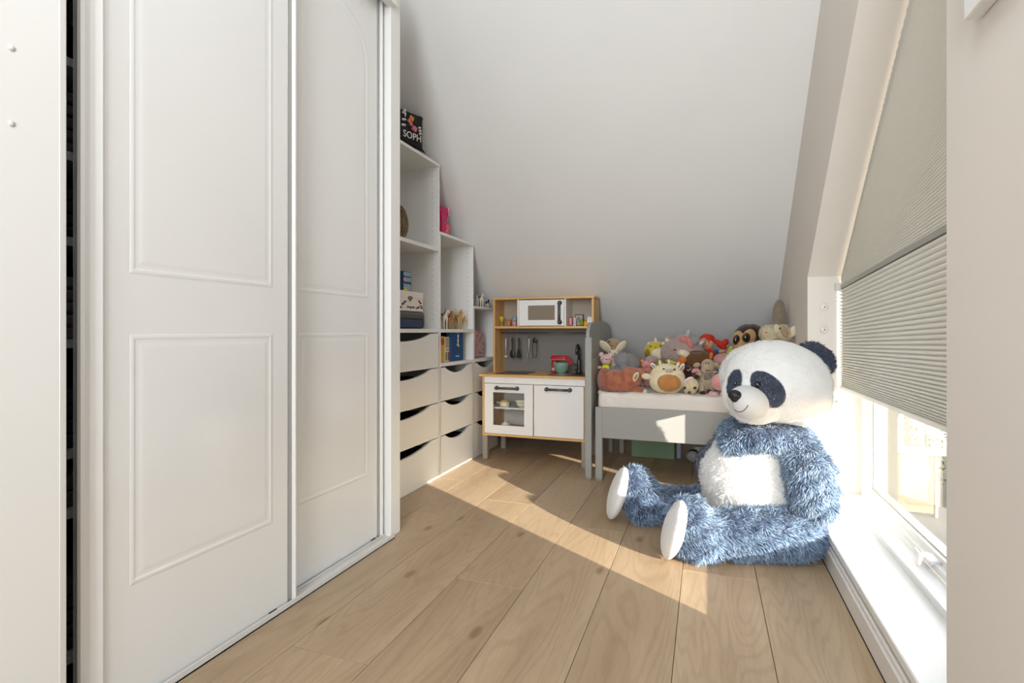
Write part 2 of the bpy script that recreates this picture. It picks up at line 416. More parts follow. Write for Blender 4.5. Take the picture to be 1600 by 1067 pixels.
def pleats(name, lines, bulge=.010, seg=5):
    """lines: creases ((yF,zF),(yN,zN)); between two creases the cell bulges towards the room"""
    mb = MB(); prev = None
    for i in range(len(lines) - 1):
        (a0, a1), (b0, b1) = lines[i], lines[i + 1]
        for k in range(seg + (1 if i == len(lines) - 2 else 0)):
            t = k / seg; x = BX - bulge * sin(pi * t) ** .8 if 0 < t < 1 else BX
            p0 = (x, a0[0] + (b0[0] - a0[0]) * t, a0[1] + (b0[1] - a0[1]) * t); p1 = (x, a1[0] + (b1[0] - a1[0]) * t, a1[1] + (b1[1] - a1[1]) * t)
            cur = (mb.b.verts.new(p0), mb.b.verts.new(p1))
            if prev: mb.b.faces.new((prev[0], prev[1], cur[1], cur[0]))
            prev = cur
    return mb.build(name, pleat, bl)
low = []
zF0, zF1, zN0, zN1 = .648, 1.092, .652, 1.176
n = 36
for i in range(n + 1):
    t = i / n; tt = t ** 1.45 * .80 + t * .20
    low.append(((BF, zF0 + (zF1 - zF0) * tt), (BN, zN0 + (zN1 - zN0) * tt)))
pleats('lower_pleats', low, .011)
upl = []
for i in range(0, 150):
    zn = 1.196 + i * .0125; tilt = .063 + min(i * .0042, .30)
    y = (1.153 + NY1 * .877 - .012 - zn - tilt * BN) / (.877 - tilt)
    y = min(y, BF)
    z = zn - tilt * (y - BN)
    if i == 0: z = 1.106
    if y <= BN + .01: break
    upl.append(((y, z), (BN, zn)))
pleats('upper_pleats', upl, .008)
rail = M('blind_rail', (172, 170, 164), .4, metal=.2)
MB().prism([(BF, 1.092), (BF, 1.108), (BN, 1.196), (BN, 1.176)], 'X', BX - .012, BX + .012).build('middle_rail', rail, bl)
MB().prism([(BF, .634), (BF, .648), (BN, .654), (BN, .640)], 'X', BX - .012, BX + .012).build('bottom_rail', M('blind_bottom_rail', (224, 222, 216), .35), bl)
MB().tube([(BX - .012, BF, .645), (BX - .012, BF, 1.10)], .0015, 6).tube([(BX + .012, BF, .645), (BX + .012, BF, 1.10)], .0015, 6).build('guide_cord', grey_alu, bl)
MB().box(.56, .59, 2.808, NY1, 1.09, 1.12, .003).build('bracket', white_edge, bl)
# cord tensioners and round buttons on the niche side
for (x, z, lab, c) in ((.506, .556, 'small round cord knob on the sunlit niche side, nearer the room', 'knob'), (.571, .574, 'small grey cord knob right under the corner of the blind', 'knob')):
    top(MB().lathe([(.0001, -.016), (.007, -.015), (.008, -.009), (.005, -.006), (.005, 0)], (x, NY1, z), 14, 'Y'), 'cord_knob', grey_alu, lab, c, None)
top(MB().tube([(.4995, NY1 - .005, .55), (.4995, NY1 - .005, .135)], .0012, 6), 'blind_cord', white_edge, 'thin pale cord hanging down the niche side from its knob', 'cord')
for z, lab in ((1.011, 'round clear wall hook on the niche side, upper of the two'), (.906, 'round clear wall hook on the niche side, lower of the two')):
    t = root('wall_hook', (.519, NY1, z - .02), lab, 'hook')
    MB().lathe([(.0001, -.006), (.010, -.005), (.019, -.002), (.019, 0)], (.519, NY1, z), 20, 'Y').build('disc', M('frosted_disc', (226, 220, 214), .3), t)
    MB().lathe([(.0001, -.011), (.004, -.010), (.004, -.003)], (.519, NY1, z), 10, 'Y').build('pin', grey_alu, t)
# board on the near wall, top right
wb = MB().box(.424, .4495, -.3, 1.145, 1.442, 2.1, .002)
top(wb, 'wall_board', M('board_white', (236, 235, 231), .5), 'white flat board fixed high on the beige wall at right', 'board')

# ------------------------------------------------------------------ outside the window
MB().box(.82, 8, -3, 9, -.32, -.26).build('terrace', M('terrace_grey', (92, 91, 85), .8, .1, 30, .1, 3), kind='structure')
cw = root('neighbour_wall', (3.0, 6.2, -.26), 'white facade of the house seen through the window glass', 'building')
MB().box(.9, 5, 6.2, 6.5, -.26, 3.2).build('wall', M('facade_white', (240, 238, 232), .8), cw)
gl2 = MB()
for k in range(8): gl2.box(.9, 5, 6.19, 6.2, .1 + k * .18, .106 + k * .18)
for k in range(12): gl2.box(1.4 + k * .3, 1.406 + k * .3, 6.19, 6.2, -.2, 3.1)
gl2.build('tile_joints', M('joint_grey', (205, 205, 200), .8), cw, kind='stuff')
sc = root('terrace_screen', (1.1, 4.05, -.26), 'cream screen panel with a grey top rail outside the window', 'screen')
MB().box(.86, 1.335, 4.0, 4.04, -.24, .125, .004).build('panel', M('screen_cream', (128, 116, 92), .8, 0, 30, .06, 5), sc)
MB().box(.86, 1.9, 3.985, 4.05, .125, .165, .004).build('top_rail', grey_alu, sc)
MB().box(1.335, 1.352, 3.995, 4.045, -.26, .165, .003).build('post', M('screen_post', (150, 145, 132), .6), sc)
lt = root('hanging_lantern', (1.255, 3.6, -.05), 'small glass lantern hanging on a cord outside the window', 'lantern')
lc = at(1440, 744, 3.6); lt.location = lc + Vector((0, 0, -.08))
MB().tube([lc + Vector((0, 0, .05)), lc + Vector((0, 0, .9))], .003, 6).build('cord', grey_alu, lt)
MB().lathe([(.02, .055), (.036, .045), (.040, .02), (.030, -.035), (.012, -.05)], lc, 18).build('shade', M('lantern_glass', (196, 186, 160), .15, spec=.8), lt)
MB().box(1.1, 1.9, 3.55, 3.60, 1.15, 1.2).build('bracket', grey_alu, lt)
sb = root('clipped_shrub', (1.52, 4.7, -.26), 'green shrub beside the cream screen outside the window', 'shrub')
fo = MB()
for k in range(420):
    p = Vector((random.gauss(0, .13), random.gauss(0, .12), abs(random.gauss(.25, .17))))
    R_ = rotm(random.uniform(0, 6.28), random.uniform(-1, 1), random.uniform(-1, 1))
    a, b2, c2, d2 = [R_ @ Vector(v) for v in ((-.016, 0, 0), (0, .01, .004), (.02, 0, 0), (0, -.01, .004))]
    base = sb.location + p
    vv = [fo.b.verts.new(base + q) for q in (a, b2, c2, d2)]; fo.b.faces.new(vv)
fo.build('foliage', M('leaf_green', (92, 104, 52), .7, var=.4, vscale=30), sb, kind='stuff')
MB().tube([sb.location, sb.location + Vector((0, 0, .4))], .015, 8).build('stem', M('bark', (96, 78, 58), .9), sb)
top(MB().lathe([(.05, 0), (.07, .3), (.06, .65), (.02, .86), (.001, .9)], (1.62, 5.3, -.26), 14), 'folded_parasol', M('slate_cloth', (92, 106, 122), .9), 'folded slate blue parasol standing outside the window', 'parasol')

# ------------------------------------------------------------------ wardrobe with sliding doors (left)
wd = root('wardrobe', (-1.65, .6, 0), 'tall white wardrobe with sliding panelled doors along the left wall', 'wardrobe')
DX1, DX2 = -1.285, -1.33     # door faces
WT = 2.40
MB().box(-1.96, -1.289, 1.992, 2.068, 0, WT, .002).build('end_panel', white_satin, wd)
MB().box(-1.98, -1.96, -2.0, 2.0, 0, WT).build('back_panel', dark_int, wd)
MB().box(-1.96, -1.30, -2.0, 1.992, WT - .02, WT).build('top_panel', white_satin, wd)
MB().box(-1.30, -1.262, .2, 2.0, WT - .09, WT).build('top_track', white_satin, wd)
# floor track: two lips
tk = MB().box(-1.375, -1.268, .3, 1.992, 0, .006).box(-1.272, -1.268, .3, 1.992, 0, .022, .001).box(-1.318, -1.314, .3, 1.992, 0, .018).box(-1.375, -1.371, .3, 1.992, 0, .018)
tk.build('floor_track', white_edge, wd)
for y in (1.30, 1.90):
    MB().box(DX2 + .003 if y > 1.5 else DX1 + .001, DX2 + .006 if y > 1.5 else DX1 + .004, y, y + .03, .010, .018).build('roller_guide', black, wd)
# near fixed front panel with cover caps
fp = MB().box(-1.262, -1.244, -1.2, .717, 0, WT, .001)
fpo = fp.build('front_panel', white_satin, wd)
MB().box(-1.262, -1.243, .702, .718, 0, WT, .003).build('panel_edging', white_edge, wd)
for py in (75, 193):
    a = (18 - 800) / FPX; t = -1.244 / (a * CY - SY); zc = EYE + (517 - py) / FPX * t
    MB().lathe([(.006, 0), (.0058, .0012), (.0001, .0016)], (-1.244, (a * SY + CY) * t, zc), 16, 'X').build('cover_cap', M('cap', (222, 219, 213), .5), wd)
MB().box(-1.96, -1.262, -1.2, -1.18, 0, WT).build('divider', white_satin, wd)
for z in (.12, .46, .60, .86, 1.10, 1.30, 1.52, 1.9):
    MB().box(-1.95, -1.40, -1.1, 1.98, z, z + .02).build('shelf', white_edge, wd)
k = 0
for z, hh, cc, nm in ((.14, .16, (60, 55, 58), 'charcoal'), (.48, .08, (90, 84, 80), 'taupe'), (.62, .14, (44, 46, 60), 'navy'), (.88, .15, (120, 115, 110), 'grey'), (1.12, .12, (50, 45, 42), 'dark brown'), (1.32, .15, (100, 92, 90), 'dusty mauve')):
    st = MB(); zz = z + .001
    nlay = max(2, int(hh / .03))
    for q in range(nlay):
        st.box(-1.72, -1.42, .55 + .01 * (q % 2), .92 - .01 * (q % 3), zz, zz + hh / nlay - .002, .008, seg=2, smooth=True); zz += hh / nlay
    top(st, 'folded_clothes', M('cloth_' + nm.replace(' ', '_'), cc, .95, .3, 120, .1), 'pile of ' + nm + ' folded clothes glimpsed through the dark wardrobe gap', 'clothes')

def panel_mould(mb, X, y0, y1, z0, z1, arch=0):
    """routed moulding and slightly raised field, facing +X"""
    def rect(d):
        if not arch: return [(y0 + d, z0 + d), (y1 - d, z0 + d), (y1 - d, z1 - d), (y0 + d, z1 - d)]
        pts = [(y0 + d, z0 + d), (y1 - d, z0 + d)]
        for i in range(13):
            a = pi * i / 12; yc = (y0 + y1) / 2; pts.append((yc + (y1 - yc - d) * cos(a), z1 - arch - d + arch * sin(a)))
        return pts
    prof = [(0, .0003), (.005, .0014), (.010, .0016), (.015, .0005), (.022, .0004), (.032, .0012), (.038, .0013)]
    rings = []
    for d, hh in prof: rings.append([mb.b.verts.new((X + hh, p[0], p[1])) for p in rect(d)])
    n = len(rings[0])
    for i in range(len(rings) - 1):
        for k_ in range(n):
            f = mb.b.faces.new((rings[i][k_], rings[i][(k_ + 1) % n], rings[i + 1][(k_ + 1) % n], rings[i + 1][k_]))
    mb.b.faces.new(rings[-1])
def sdoor(X, y0, y1, py0, py1, near_handle, far_edge):
    d = root('sliding_door', (X, y0, .012)); d.parent = wd; d.location = Vector((X, y0, .012)) - wd.location
    MB().box(X - .018, X, y0 + .03, y1 - .012, .012, WT - .05).build('slab', white_gloss, d)
    for (z0, z1, ar) in ((.293, .893, 0), (1.036, 2.19, .16)):
        m_ = MB(); panel_mould(m_, X, py0, py1, z0, z1, ar); m_.build('raised_panel', white_gloss, d)
    # vertical handle profiles
    e = MB()
    pr_ = [(y0, X - .02), (y0, X + .005), (y0 + .006, X + .009), (y0 + .02, X + .003), (y0 + .03, X + .004), (y0 + .043, X + .009), (y0 + .052, X + .001), (y0 + .052, X - .02)]
    e.prism([(p[1], p[0]) for p in pr_], 'Z', .012, WT - .05)
    e.build('handle_profile', white_gloss, d)
    MB().box(X - .006, X + .004, y0 - .006, y0, .012, WT - .05).build('edge_strip', grey_alu, d)
    MB().box(X - .02, X + .002, y1 - .028, y1 - .008, .012, WT - .05, .001).build('inner_strip', grey_alu, d)
    MB().box(X - .02, X + .014, y1 - .009, y1, .012, WT - .05, .002).build('outer_strip', white_gloss, d)
    return d
sdoor(DX1, .765, 1.406, .872, 1.316, True, True)
sdoor(DX2, 1.36, 1.975, 1.475, 1.886, True, True)

# ------------------------------------------------------------------ stepped shelving with drawers
SX, SB = -1.54, -1.95
def arc_cut(y0, y1, z0, z1, c, hw, dep):
    """drawer front outline (y,z) with a scooped grip in its top edge"""
    pts = [(y0, z0), (y1, z0), (y1, z1), (c + hw, z1)]
    for i in range(1, 28):
        t = i / 28; s = 1 - 2 * t
        pts.append((c + hw * s, z1 - dep * (1 - s * s) ** .85))
    pts += [(c - hw, z1), (y0, z1)]
    return pts
def shelf_unit(name, y0, y1, ztop, shelves, dr_tops, label, cut_c, cut_hw, holes):
    u = root(name, ((SX + SB) / 2, (y0 + y1) / 2, 0), label, 'shelving')
    th = .012
    MB().box(SB, SX, y0, y0 + th, 0, ztop, .001).build('side_panel', white_satin, u)
    MB().box(SB, SX, y1 - th, y1, 0, ztop, .001).build('side_panel', white_satin, u)
    MB().box(SB, SX + .004, y0, y1, ztop - .018, ztop, .001).build('top_board', white_satin, u)
    MB().box(SB - .008, SB, y0, y1, 0, ztop).build('back_board', white_satin, u)
    MB().box(SB, SX - .01, y0 + th, y1 - th, .0, .012).build('base_board', white_satin, u)
    for z in shelves: MB().box(SB, SX + .002, y0 + th, y1 - th, z - .022, z, .001).build('shelf', white_satin, u)
    for zb, zt in dr_tops:
        d = root('drawer', (SX, (y0 + y1) / 2, zb)); d.parent = u; d.location = Vector((SX, (y0 + y1) / 2, zb)) - u.location
        MB().prism(arc_cut(y0 + .006, y1 - .006, zb + .002, zt - .004, cut_c, cut_hw, .042), 'X', SX - .016, SX).build('drawer_front', white_satin, d)
        bx = MB(); bx.box(SB + .02, SX - .02, y0 + .02, y0 + .032, zb + .01, zt - .06).box(SB + .02, SX - .02, y1 - .032, y1 - .02, zb + .01, zt - .06)
        bx.box(SB + .02, SX - .02, y0 + .02, y1 - .02, zb + .008, zb + .016).box(SB + .02, SB + .03, y0 + .02, y1 - .02, zb + .01, zt - .06)
        bx.build('drawer_box', dark_int, d)
        MB().box(SB + .03, SX - .03, y0 + .033, y1 - .033, zb + .018, zt - .075, .01).build('contents', M('drawer_contents', (40, 38, 36), .95, var=.5, vscale=30), d)
    if holes:
        hm = MB()
        for xx in (SX - .045, SB + .06):
            z = holes[0]
            while z < holes[1]:
                hm.lathe([(.0028, -.0006), (.0001, -.0006)], (xx, y1 - th, z), 8, 'Y'); z += .034
        hm.build('pin_holes', M('pin_hole', (120, 116, 110), .6), u, kind='stuff')
    return u
DRZ = [(.0, .248), (.248, .461), (.461, .675), (.675, .888)]
u1 = shelf_unit('shelving_unit', 2.10, 2.92, 1.924, [1.407, .912], DRZ, 'tallest white shelving unit of the stepped row, beside the wardrobe', 2.51, .30, (.97, 1.90))
u2 = shelf_unit('shelving_unit', 2.922, 3.43, 1.513, [.912, .700], DRZ[:3], 'middle white shelving unit of the stepped row, with books and toy horses', 3.175, .18, (.94, 1.50))
u3 = shelf_unit('shelving_unit', 3.432, 3.90, 1.077, [.700], DRZ[:3], 'lowest white shelving unit of the stepped row, behind the play kitchen', 3.66, .17, None)

# ------------------------------------------------------------------ play kitchen
K = root('play_kitchen', (-1.1, 3.64, 0), 'wooden play kitchen with white doors, birch edges and grey back panel', 'play kitchen')
KX0, KX1, KY0, KY1 = -1.478, -.735, 3.44, 3.84
leg_m = M('leg_grey_brown', (150, 141, 128), .45)
for x in (KX0, KX1 - .036):
    for y in (KY0 + .004, KY1 - .04):
        MB().box(x, x + .036, y, y + .036, 0, .172, .002).build('leg', leg_m, K)
for x in (KX0, KX1 - .016):
    MB().box(x, x + .016, KY0, KY1, .165, .583, .001).build('side_panel', birch_v, K)
MB().box(KX0 + .016, KX1 - .016, KY0 + .002, KY1, .168, .184, .001).build('bottom_board', birch, K)
MB().box(KX0 + .016, KX1 - .016, KY1 - .012, KY1, .184, .583).build('back_board', white_satin, K)
MB().box(-1.103, -1.091, KY0 + .02, KY1 - .012, .184, .535).build('divider', white_satin, K)
MB().box(KX0 + .016, -1.103, KY0 + .05, KY1 - .012, .352, .362).build('inner_shelf', white_satin, K)
MB().box(KX0 + .016, KX1 - .002, KY0 - .002, KY0 + .014, .536, .582, .001).build('apron', white_satin, K)
wt = MB().box(KX0 - .02, KX1 + .004, KY0 - .02, KY1, .583, .598, .002).build('worktop', birch, K)
MB().box(-1.40, -1.17, 3.49, 3.72, .598, .6005, .001).build('hob_plate', M('hob_black', (52, 46, 40), .25), K)
sk = MB().box(-1.02, -.745, 3.49, 3.72, .598, .6015, .001); sk.build('sink_rim', M('sink_dark', (58, 56, 54), .3, metal=.4), K)
MB().lathe([(.085, .6015), (.086, .6045), (.082, .6045), (.080, .6025), (.0001, .602)], (-.93, 3.56, 0), 28).build('sink_bowl', M('sink_ring', (190, 188, 184), .25, metal=.8), K)
def bar_handle(parent, a, b, out, mat, r=.0085):
    a, b = Vector(a), Vector(b); o_ = Vector(out)
    m_ = MB(); m_.tube([a + o_ * .022, b + o_ * .022], r, 10)
    for p in (a, b):
        m_.ell(p + o_ * .022, r * 1.35, u=12, v=8); m_.tube([p, p + o_ * .022], r * 1.1, 10)
        T_ = None
        m_.lathe([(r * 1.7, 0), (r * 1.7, .004 * (1 if o_.y > 0 else -1)), (.0001, .004 * (1 if o_.y > 0 else -1))], p, 14, 'Y')
    return m_.build('handle', mat, parent)
hand_m = M('handle_grey', (98, 94, 87), .35, metal=.5)
def glass_door(x0, x1, z0, z1, wx0, wx1, wz0, wz1, y, name, pane):
    d = root(name, (x0, y, z0)); d.parent = K; d.location = Vector((x0, y, z0)) - K.location
    m_ = MB(); m_.box(x0, wx0, y, y + .014, z0, z1).box(wx1, x1, y, y + .014, z0, z1).box(wx0, wx1, y, y + .014, z0, wz0).box(wx0, wx1, y, y + .014, wz1, z1)
    m_.build('door_frame', white_satin, d); MB().box(wx0, wx1, y + .005, y + .007, wz0, wz1).build('pane', pane, d)
    return d
d1 = glass_door(-1.458, -1.103, .187, .533, -1.395, -1.165, .245, .473, KY0 - .006, 'door', gl)
bar_handle(d1, (-1.365, KY0 - .006, .505), (-1.215, KY0 - .006, .505), (0, -1, 0), hand_m)
d2 = root('door', (-1.095, KY0 - .006, .187)); d2.parent = K; d2.location = Vector((-1.095, KY0 - .006, .187)) - K.location
MB().box(-1.096, -.753, KY0 - .006, KY0 + .008, .187, .533, .001).build('door_panel', white_satin, d2)
bar_handle(d2, (-1.005, KY0 - .006, .508), (-.845, KY0 - .006, .508), (0, -1, 0), hand_m)
# hutch
HY = 3.635
for x in (-1.475, -.741):
    MB().box(x, x + .014, HY, KY1, .598, 1.128, .001).build('hutch_side', birch_v, K)
MB().box(-1.482, -.722, HY - .008, KY1, 1.128, 1.143, .001).build('hutch_top', birch, K)
MB().box(-1.461, -.741, HY + .001, KY1, .918, .934, .001).build('hutch_shelf', birch, K)
MB().box(-1.461, -.741, KY1 - .008, KY1, .598, .918).build('back_panel', grey_panel, K)
MB().box(-1.461, -.741, KY1 - .008, KY1, .934, 1.128).build('upper_back_panel', M('taupe_panel', (176, 164, 148), .7), K)
for x in (-1.287, -.936):
    MB().box(x, x + .012, HY + .001, KY1 - .01, .934, 1.128, .001).build('microwave_side', white_satin, K)
mw = glass_door(-1.272, -.938, .938, 1.122, -1.205, -.985 - .02, .978, 1.082, HY, 'microwave_door', M('smoked_window', (140, 128, 112), .15))
bar_handle(mw, (-.968, HY, .962), (-.968, HY, 1.098), (0, -1, 0), hand_m, .010)
rl = MB().tube([(-1.455, HY + .10, .885), (-.745, HY + .10, .885)], .004, 8); rl.build('hanging_rail', hand_m, K)
# tap
tp = MB(); bx_, by_ = -.845, 3.70
tp.lathe([(.022, .6015), (.020, .62), (.015, .625), (.014, .69), (.012, .70)], (bx_, by_, 0), 16)
pts = [(bx_, by_, .68), (bx_, by_, .76)] + [(bx_, by_ - .035 + .035 * cos(a), .765 + .035 * sin(a)) for a in np.linspace(.2, pi, 8)] + [(bx_, by_ - .07, .735)]
tp.tube(pts, .0095, 10)
tp.build('tap', M('tap_dark', (70, 68, 66), .3, metal=.6), K)
MB().cap((bx_ - .015, by_, .655), (bx_ - .05, by_ - .01, .665), .009, .006).cap((bx_ - .015, by_ - .01, .63), (bx_ - .045, by_ - .02, .625), .01, .008).build('tap_lever', MATS['tap_dark'], K)

# things in / on the play kitchen
RY_ = HY + .10
def utensil(px, label, kind, mat, head=None):
    x = at(px, 515, RY_).x; t = root(kind, (x, RY_, .70), label, 'utensil')
    hk = [(x, RY_ + .004 * cos(a) - 0, .8835 + .008 * sin(a)) for a in np.linspace(-.6, pi, 7)] + [(x, RY_ - .006, .87), (x, RY_ - .006, .842)]
    MB().tube(hk, .0015, 6).build('hook', hand_m, t)
    return t, x, RY_ - .006
blk = M('utensil_black', (20, 20, 21), .4); stl = M('utensil_steel', (180, 178, 172), .3, metal=.7)
t, x, y = utensil(791, 'small steel ladle at the left end of the kitchen rail', 'toy_ladle', stl)
MB().cap((x, y, .84), (x, y, .72), .0055, .003).build('handle', stl, t); MB().lathe([(.0001, -.014), (.012, -.008), (.016, .002), (.016, .004), (.011, -.005), (.0001, -.010)], (x + .001, y, .712), 14).build('bowl', M('ladle_cream', (214, 206, 190), .5), t)
t, x, y = utensil(801, 'black slotted toy spoon with an oval head on the kitchen rail', 'toy_spoon', blk)
MB().cap((x, y, .84), (x, y, .765), .008, .005).build('handle', blk, t); MB().ell((x, y, .728), (.020, .006, .032)).cap((x, y, .77), (x, y, .75), .005, .005).build('head', blk, t)
t, x, y = utensil(811, 'black flat toy spatula on the kitchen rail', 'toy_spatula', blk)
MB().cap((x, y, .84), (x, y, .765), .007, .004).build('handle', blk, t); MB().prism([(x - .008, .765), (x + .008, .765), (x + .018, .705), (x + .014, .698), (x - .014, .698), (x - .018, .705)], 'Y', y - .003, y + .003).build('blade', blk, t)
t, x, y = utensil(827, 'thin steel toy whisk hanging between the spatula and the tongs', 'toy_whisk', stl)
MB().cap((x, y, .84), (x, y, .745), .0045, .003).build('handle', stl, t)
wk = MB()
for i in range(4):
    a = i * pi / 4; wk.tube([(x + .018 * sin(q) * cos(a), y + .018 * sin(q) * sin(a), .745 - .05 * (1 - cos(q)) / 2) for q in np.linspace(0, 2 * pi, 14)], .0008, 5)
wk.build('wires', stl, t)
t, x, y = utensil(835, 'black toy tongs at the right of the hanging utensils', 'toy_tongs', blk)
MB().ell((x + .004, y, .832), (.016, .005, .018)).build('hinge', blk, t)
for sx in (-1, 1): MB().tube([(x + .004 + sx * .012, y, .835), (x + .004 + sx * .016, y, .79), (x + .004 + sx * .013, y, .715), (x + .004 + sx * .009, y, .70)], .0028, 6).build('arm', blk, t)

# stand mixer with bowl
mx_ = root('toy_mixer', (-.99, 3.72, .6), 'red toy stand mixer on the play kitchen worktop', 'toy')
red = M('mixer_red', (178, 24, 26), .3, coat=.4)
MB().box(-1.045, -.93, 3.66, 3.74, .601, .616, .006, True, seg=2).box(-1.045, -1.005, 3.68, 3.735, .61, .69, .012, True, seg=3).build('stand', red, mx_)
MB().box(-1.05, -.932, 3.67, 3.74, .686, .722, .016, True, seg=4).build('motor_head', red, mx_)
MB().box(-1.048, -.934, 3.668, 3.672, .692, .697).build('trim_strip', M('chrome', (220, 218, 214), .15, metal=1), mx_)
MB().lathe([(.012, 0), (.013, -.008), (.0001, -.011)], (-1.025, 3.68, .625), 16, 'Y').build('dial', M('dial_pale', (206, 196, 190), .4), mx_)
MB().lathe([(.022, .602), (.026, .606), (.036, .616), (.046, .630), (.053, .646), (.058, .664), (.060, .676), (.056, .676), (.054, .662), (.048, .644), (.040, .628), (.030, .616), (.0001, .610)], (-.955, 3.625, 0), 28).build('bowl', M('mint_bowl', (126, 158, 142), .35), mx_)
top(MB().box(-.016, .016, -.003, .003, -.035, .035, .003, T=frame_T((-.905, 3.64, .688), (.85, 0, .5), (.2, .9, .3)).to_4x4()), 'toy_scraper', red, 'small red scraper leaning out of the mint mixing bowl', 'utensil')

def cup(px, py_base, Y, r0, r1, h_, name, mat, label, cat='cup', stem=False):
    p = at(px, py_base, Y)
    zb = p.z if isinstance(py_base, (int, float)) else p.z
    return p
zs = .935
def on(px, Y, z):
    p = at(px, 500, Y); p.z = z; return p
p = on(784, HY + .07, zs)
top(MB().lathe([(.013, 0), (.013, .002), (.003, .004), (.003, .028), (.009, .036), (.017, .055), (.019, .072), (.0175, .072), (.014, .052), (.0001, .04)], p, 20), 'toy_goblet', M('yellow_plastic', (206, 178, 30), .3), 'yellow plastic goblet on the upper kitchen shelf', 'cup')
p = on(795, HY + .13, zs)
top(MB().lathe([(.013, 0), (.014, .002), (.018, .055), (.0165, .055), (.012, .004), (.0001, .004)], p, 18), 'toy_beaker', M('orange_cup', (196, 132, 84), .4), 'orange toy beaker behind the yellow goblet', 'cup')
p = on(804, HY + .07, zs)
top(MB().lathe([(.014, 0), (.015, .002), (.019, .038), (.0175, .038), (.012, .004), (.0001, .004)], p, 18), 'toy_beaker', M('pink_cup', (206, 150, 138), .4), 'pink toy beaker under the blue one in the stack', 'cup')
p = p + Vector((0, 0, .0385))
top(MB().lathe([(.015, 0), (.016, .002), (.020, .030), (.0185, .030), (.013, .004), (.0001, .004)], p, 18), 'toy_beaker', M('blue_cup', (130, 160, 176), .4), 'blue toy beaker stacked on the pink one', 'cup')
# right compartment
def carton(px, Y, wd_, hh, dp, mat, name, label, cat, yaw=0, z=zs):
    p = on(px, Y, z)
    return top(MB().box(-wd_ / 2, wd_ / 2, -dp / 2, dp / 2, 0, hh, .001, T=Matrix.Translation(p) @ Matrix.Rotation(yaw, 4, 'Z')), name, mat, label, cat)
t = root('snack_box', on(892, HY + .06, zs), 'narrow red snack box on the right kitchen shelf', 'box'); q = t.location
MB().box(q.x - .012, q.x + .012, q.y - .01, q.y + .01, zs, zs + .062, .001).build('carton', M('snack_red', (196, 50, 44), .5), t)
pr2 = MB()
for i in range(4): pr2.box(q.x - .007, q.x + .007, q.y - .0112, q.y - .0102, zs + .010 + i * .012, zs + .016 + i * .012, T=None)
pr2.build('printed_marks', M('print_cream', (240, 225, 210), .6), t)
carton(898, HY + .10, .020, .06, .015, M('box_paleblue', (190, 200, 210), .5), 'milk_box', 'slim pale blue toy box beside the red snack box', 'box')
t = root('picture_frame', on(905, HY + .17, zs), 'small dark framed number five standing at the back of the kitchen shelf', 'picture'); q = t.location
MB().box(q.x - .032, q.x + .032, q.y - .004, q.y + .004, zs, zs + .085, .001).build('frame', M('frame_dark', (60, 52, 48), .5), t)
MB().box(q.x - .026, q.x + .026, q.y - .0052, q.y - .003, zs + .006, zs + .079).build('picture', M('picture_grey', (176, 172, 166), .6), t)
nm = MB(); text_mesh(nm, '5', .05, frame_T((q.x, q.y - .0064, zs + .045), (1, 0, 0), (0, 0, 1)), .0005); nm.build('numeral', blk, t)
t = root('toy_pear', on(909, HY + .06, zs), 'green toy pear on the right kitchen shelf', 'toy food'); q = t.location
MB().ell(q + Vector((0, 0, .018)), (.015, .015, .018)).ell(q + Vector((0, 0, .036)), (.009, .009, .013)).build('fruit', M('pear_green', (128, 146, 44), .5), t); MB().cap(q + Vector((0, 0, .046)), q + Vector((.002, 0, .056)), .0015, .001).build('stalk', M('stalk', (80, 60, 40), .8), t)
t = root('toy_jar', on(915, HY + .06, zs), 'small yellow toy jar between the pear and the milk carton', 'toy food'); q = t.location
MB().lathe([(.011, 0), (.0125, .004), (.0125, .03), (.010, .033)], q, 18).build('jar_body', M('jar_yellow', (232, 170, 30), .4), t); MB().lathe([(.011, .0335), (.011, .04), (.0001, .041)], q, 18).build('lid', M('jar_lid', (206, 120, 40), .4), t)
t = root('milk_carton', on(922, HY + .06, zs), 'white toy milk carton with a green and black print', 'toy food'); q = t.location
MB().box(q.x - .017, q.x + .017, q.y - .015, q.y + .015, zs, zs + .052, .001).prism([(q.y - .015, zs + .052), (q.y + .015, zs + .052), (q.y + .001, zs + .066), (q.y - .001, zs + .066)], 'X', q.x - .017, q.x + .017).build('carton', white_satin, t)
MB().box(q.x - .017, q.x + .017, q.y - .0155, q.y - .0148, zs, zs + .010).build('grass_print', M('print_green', (90, 160, 60), .6), t)
MB().box(q.x - .010, q.x - .002, q.y - .0157, q.y - .0148, zs + .012, zs + .024).box(q.x + .002, q.x + .009, q.y - .0157, q.y - .0148, zs + .016, zs + .026).box(q.x - .009, q.x + .006, q.y - .0156, q.y - .0148, zs + .04, zs + .043).build('dark_print', blk, t)
# behind the glass door
cer = M('ceramic_cream', (232, 224, 206), .3)
def bowlat(x, y, z, r_, h_, label, nm='toy_bowl', mat=cer): 
    return top(MB().lathe([(r_ * .45, 0), (r_ * .5, .002), (r_ * .85, h_ * .5), (r_, h_), (r_ * .94, h_), (r_ * .75, h_ * .5), (.0001, .005)], (x, y, z), 24), nm, mat, label, 'dishes')
bowlat(-1.215, 3.53, .3625, .042, .034, 'cream toy bowl, lower of the two stacked behind the glass door')
bowlat(-1.22, 3.53, .382, .044, .036, 'cream toy bowl, upper of the two stacked behind the glass door')
t = root('toy_pot', (-1.345, 3.53, .3625), 'cream toy pot with a yellow lid behind the glass door', 'dishes')
MB().lathe([(.028, 0), (.034, .004), (.038, .034), (.035, .034), (.030, .006), (.0001, .005)], (-1.345, 3.53, .3625), 22).build('pot', cer, t); MB().cap((-1.385, 3.53, .390), (-1.40, 3.52, .392), .004, .004).build('handle', cer, t)
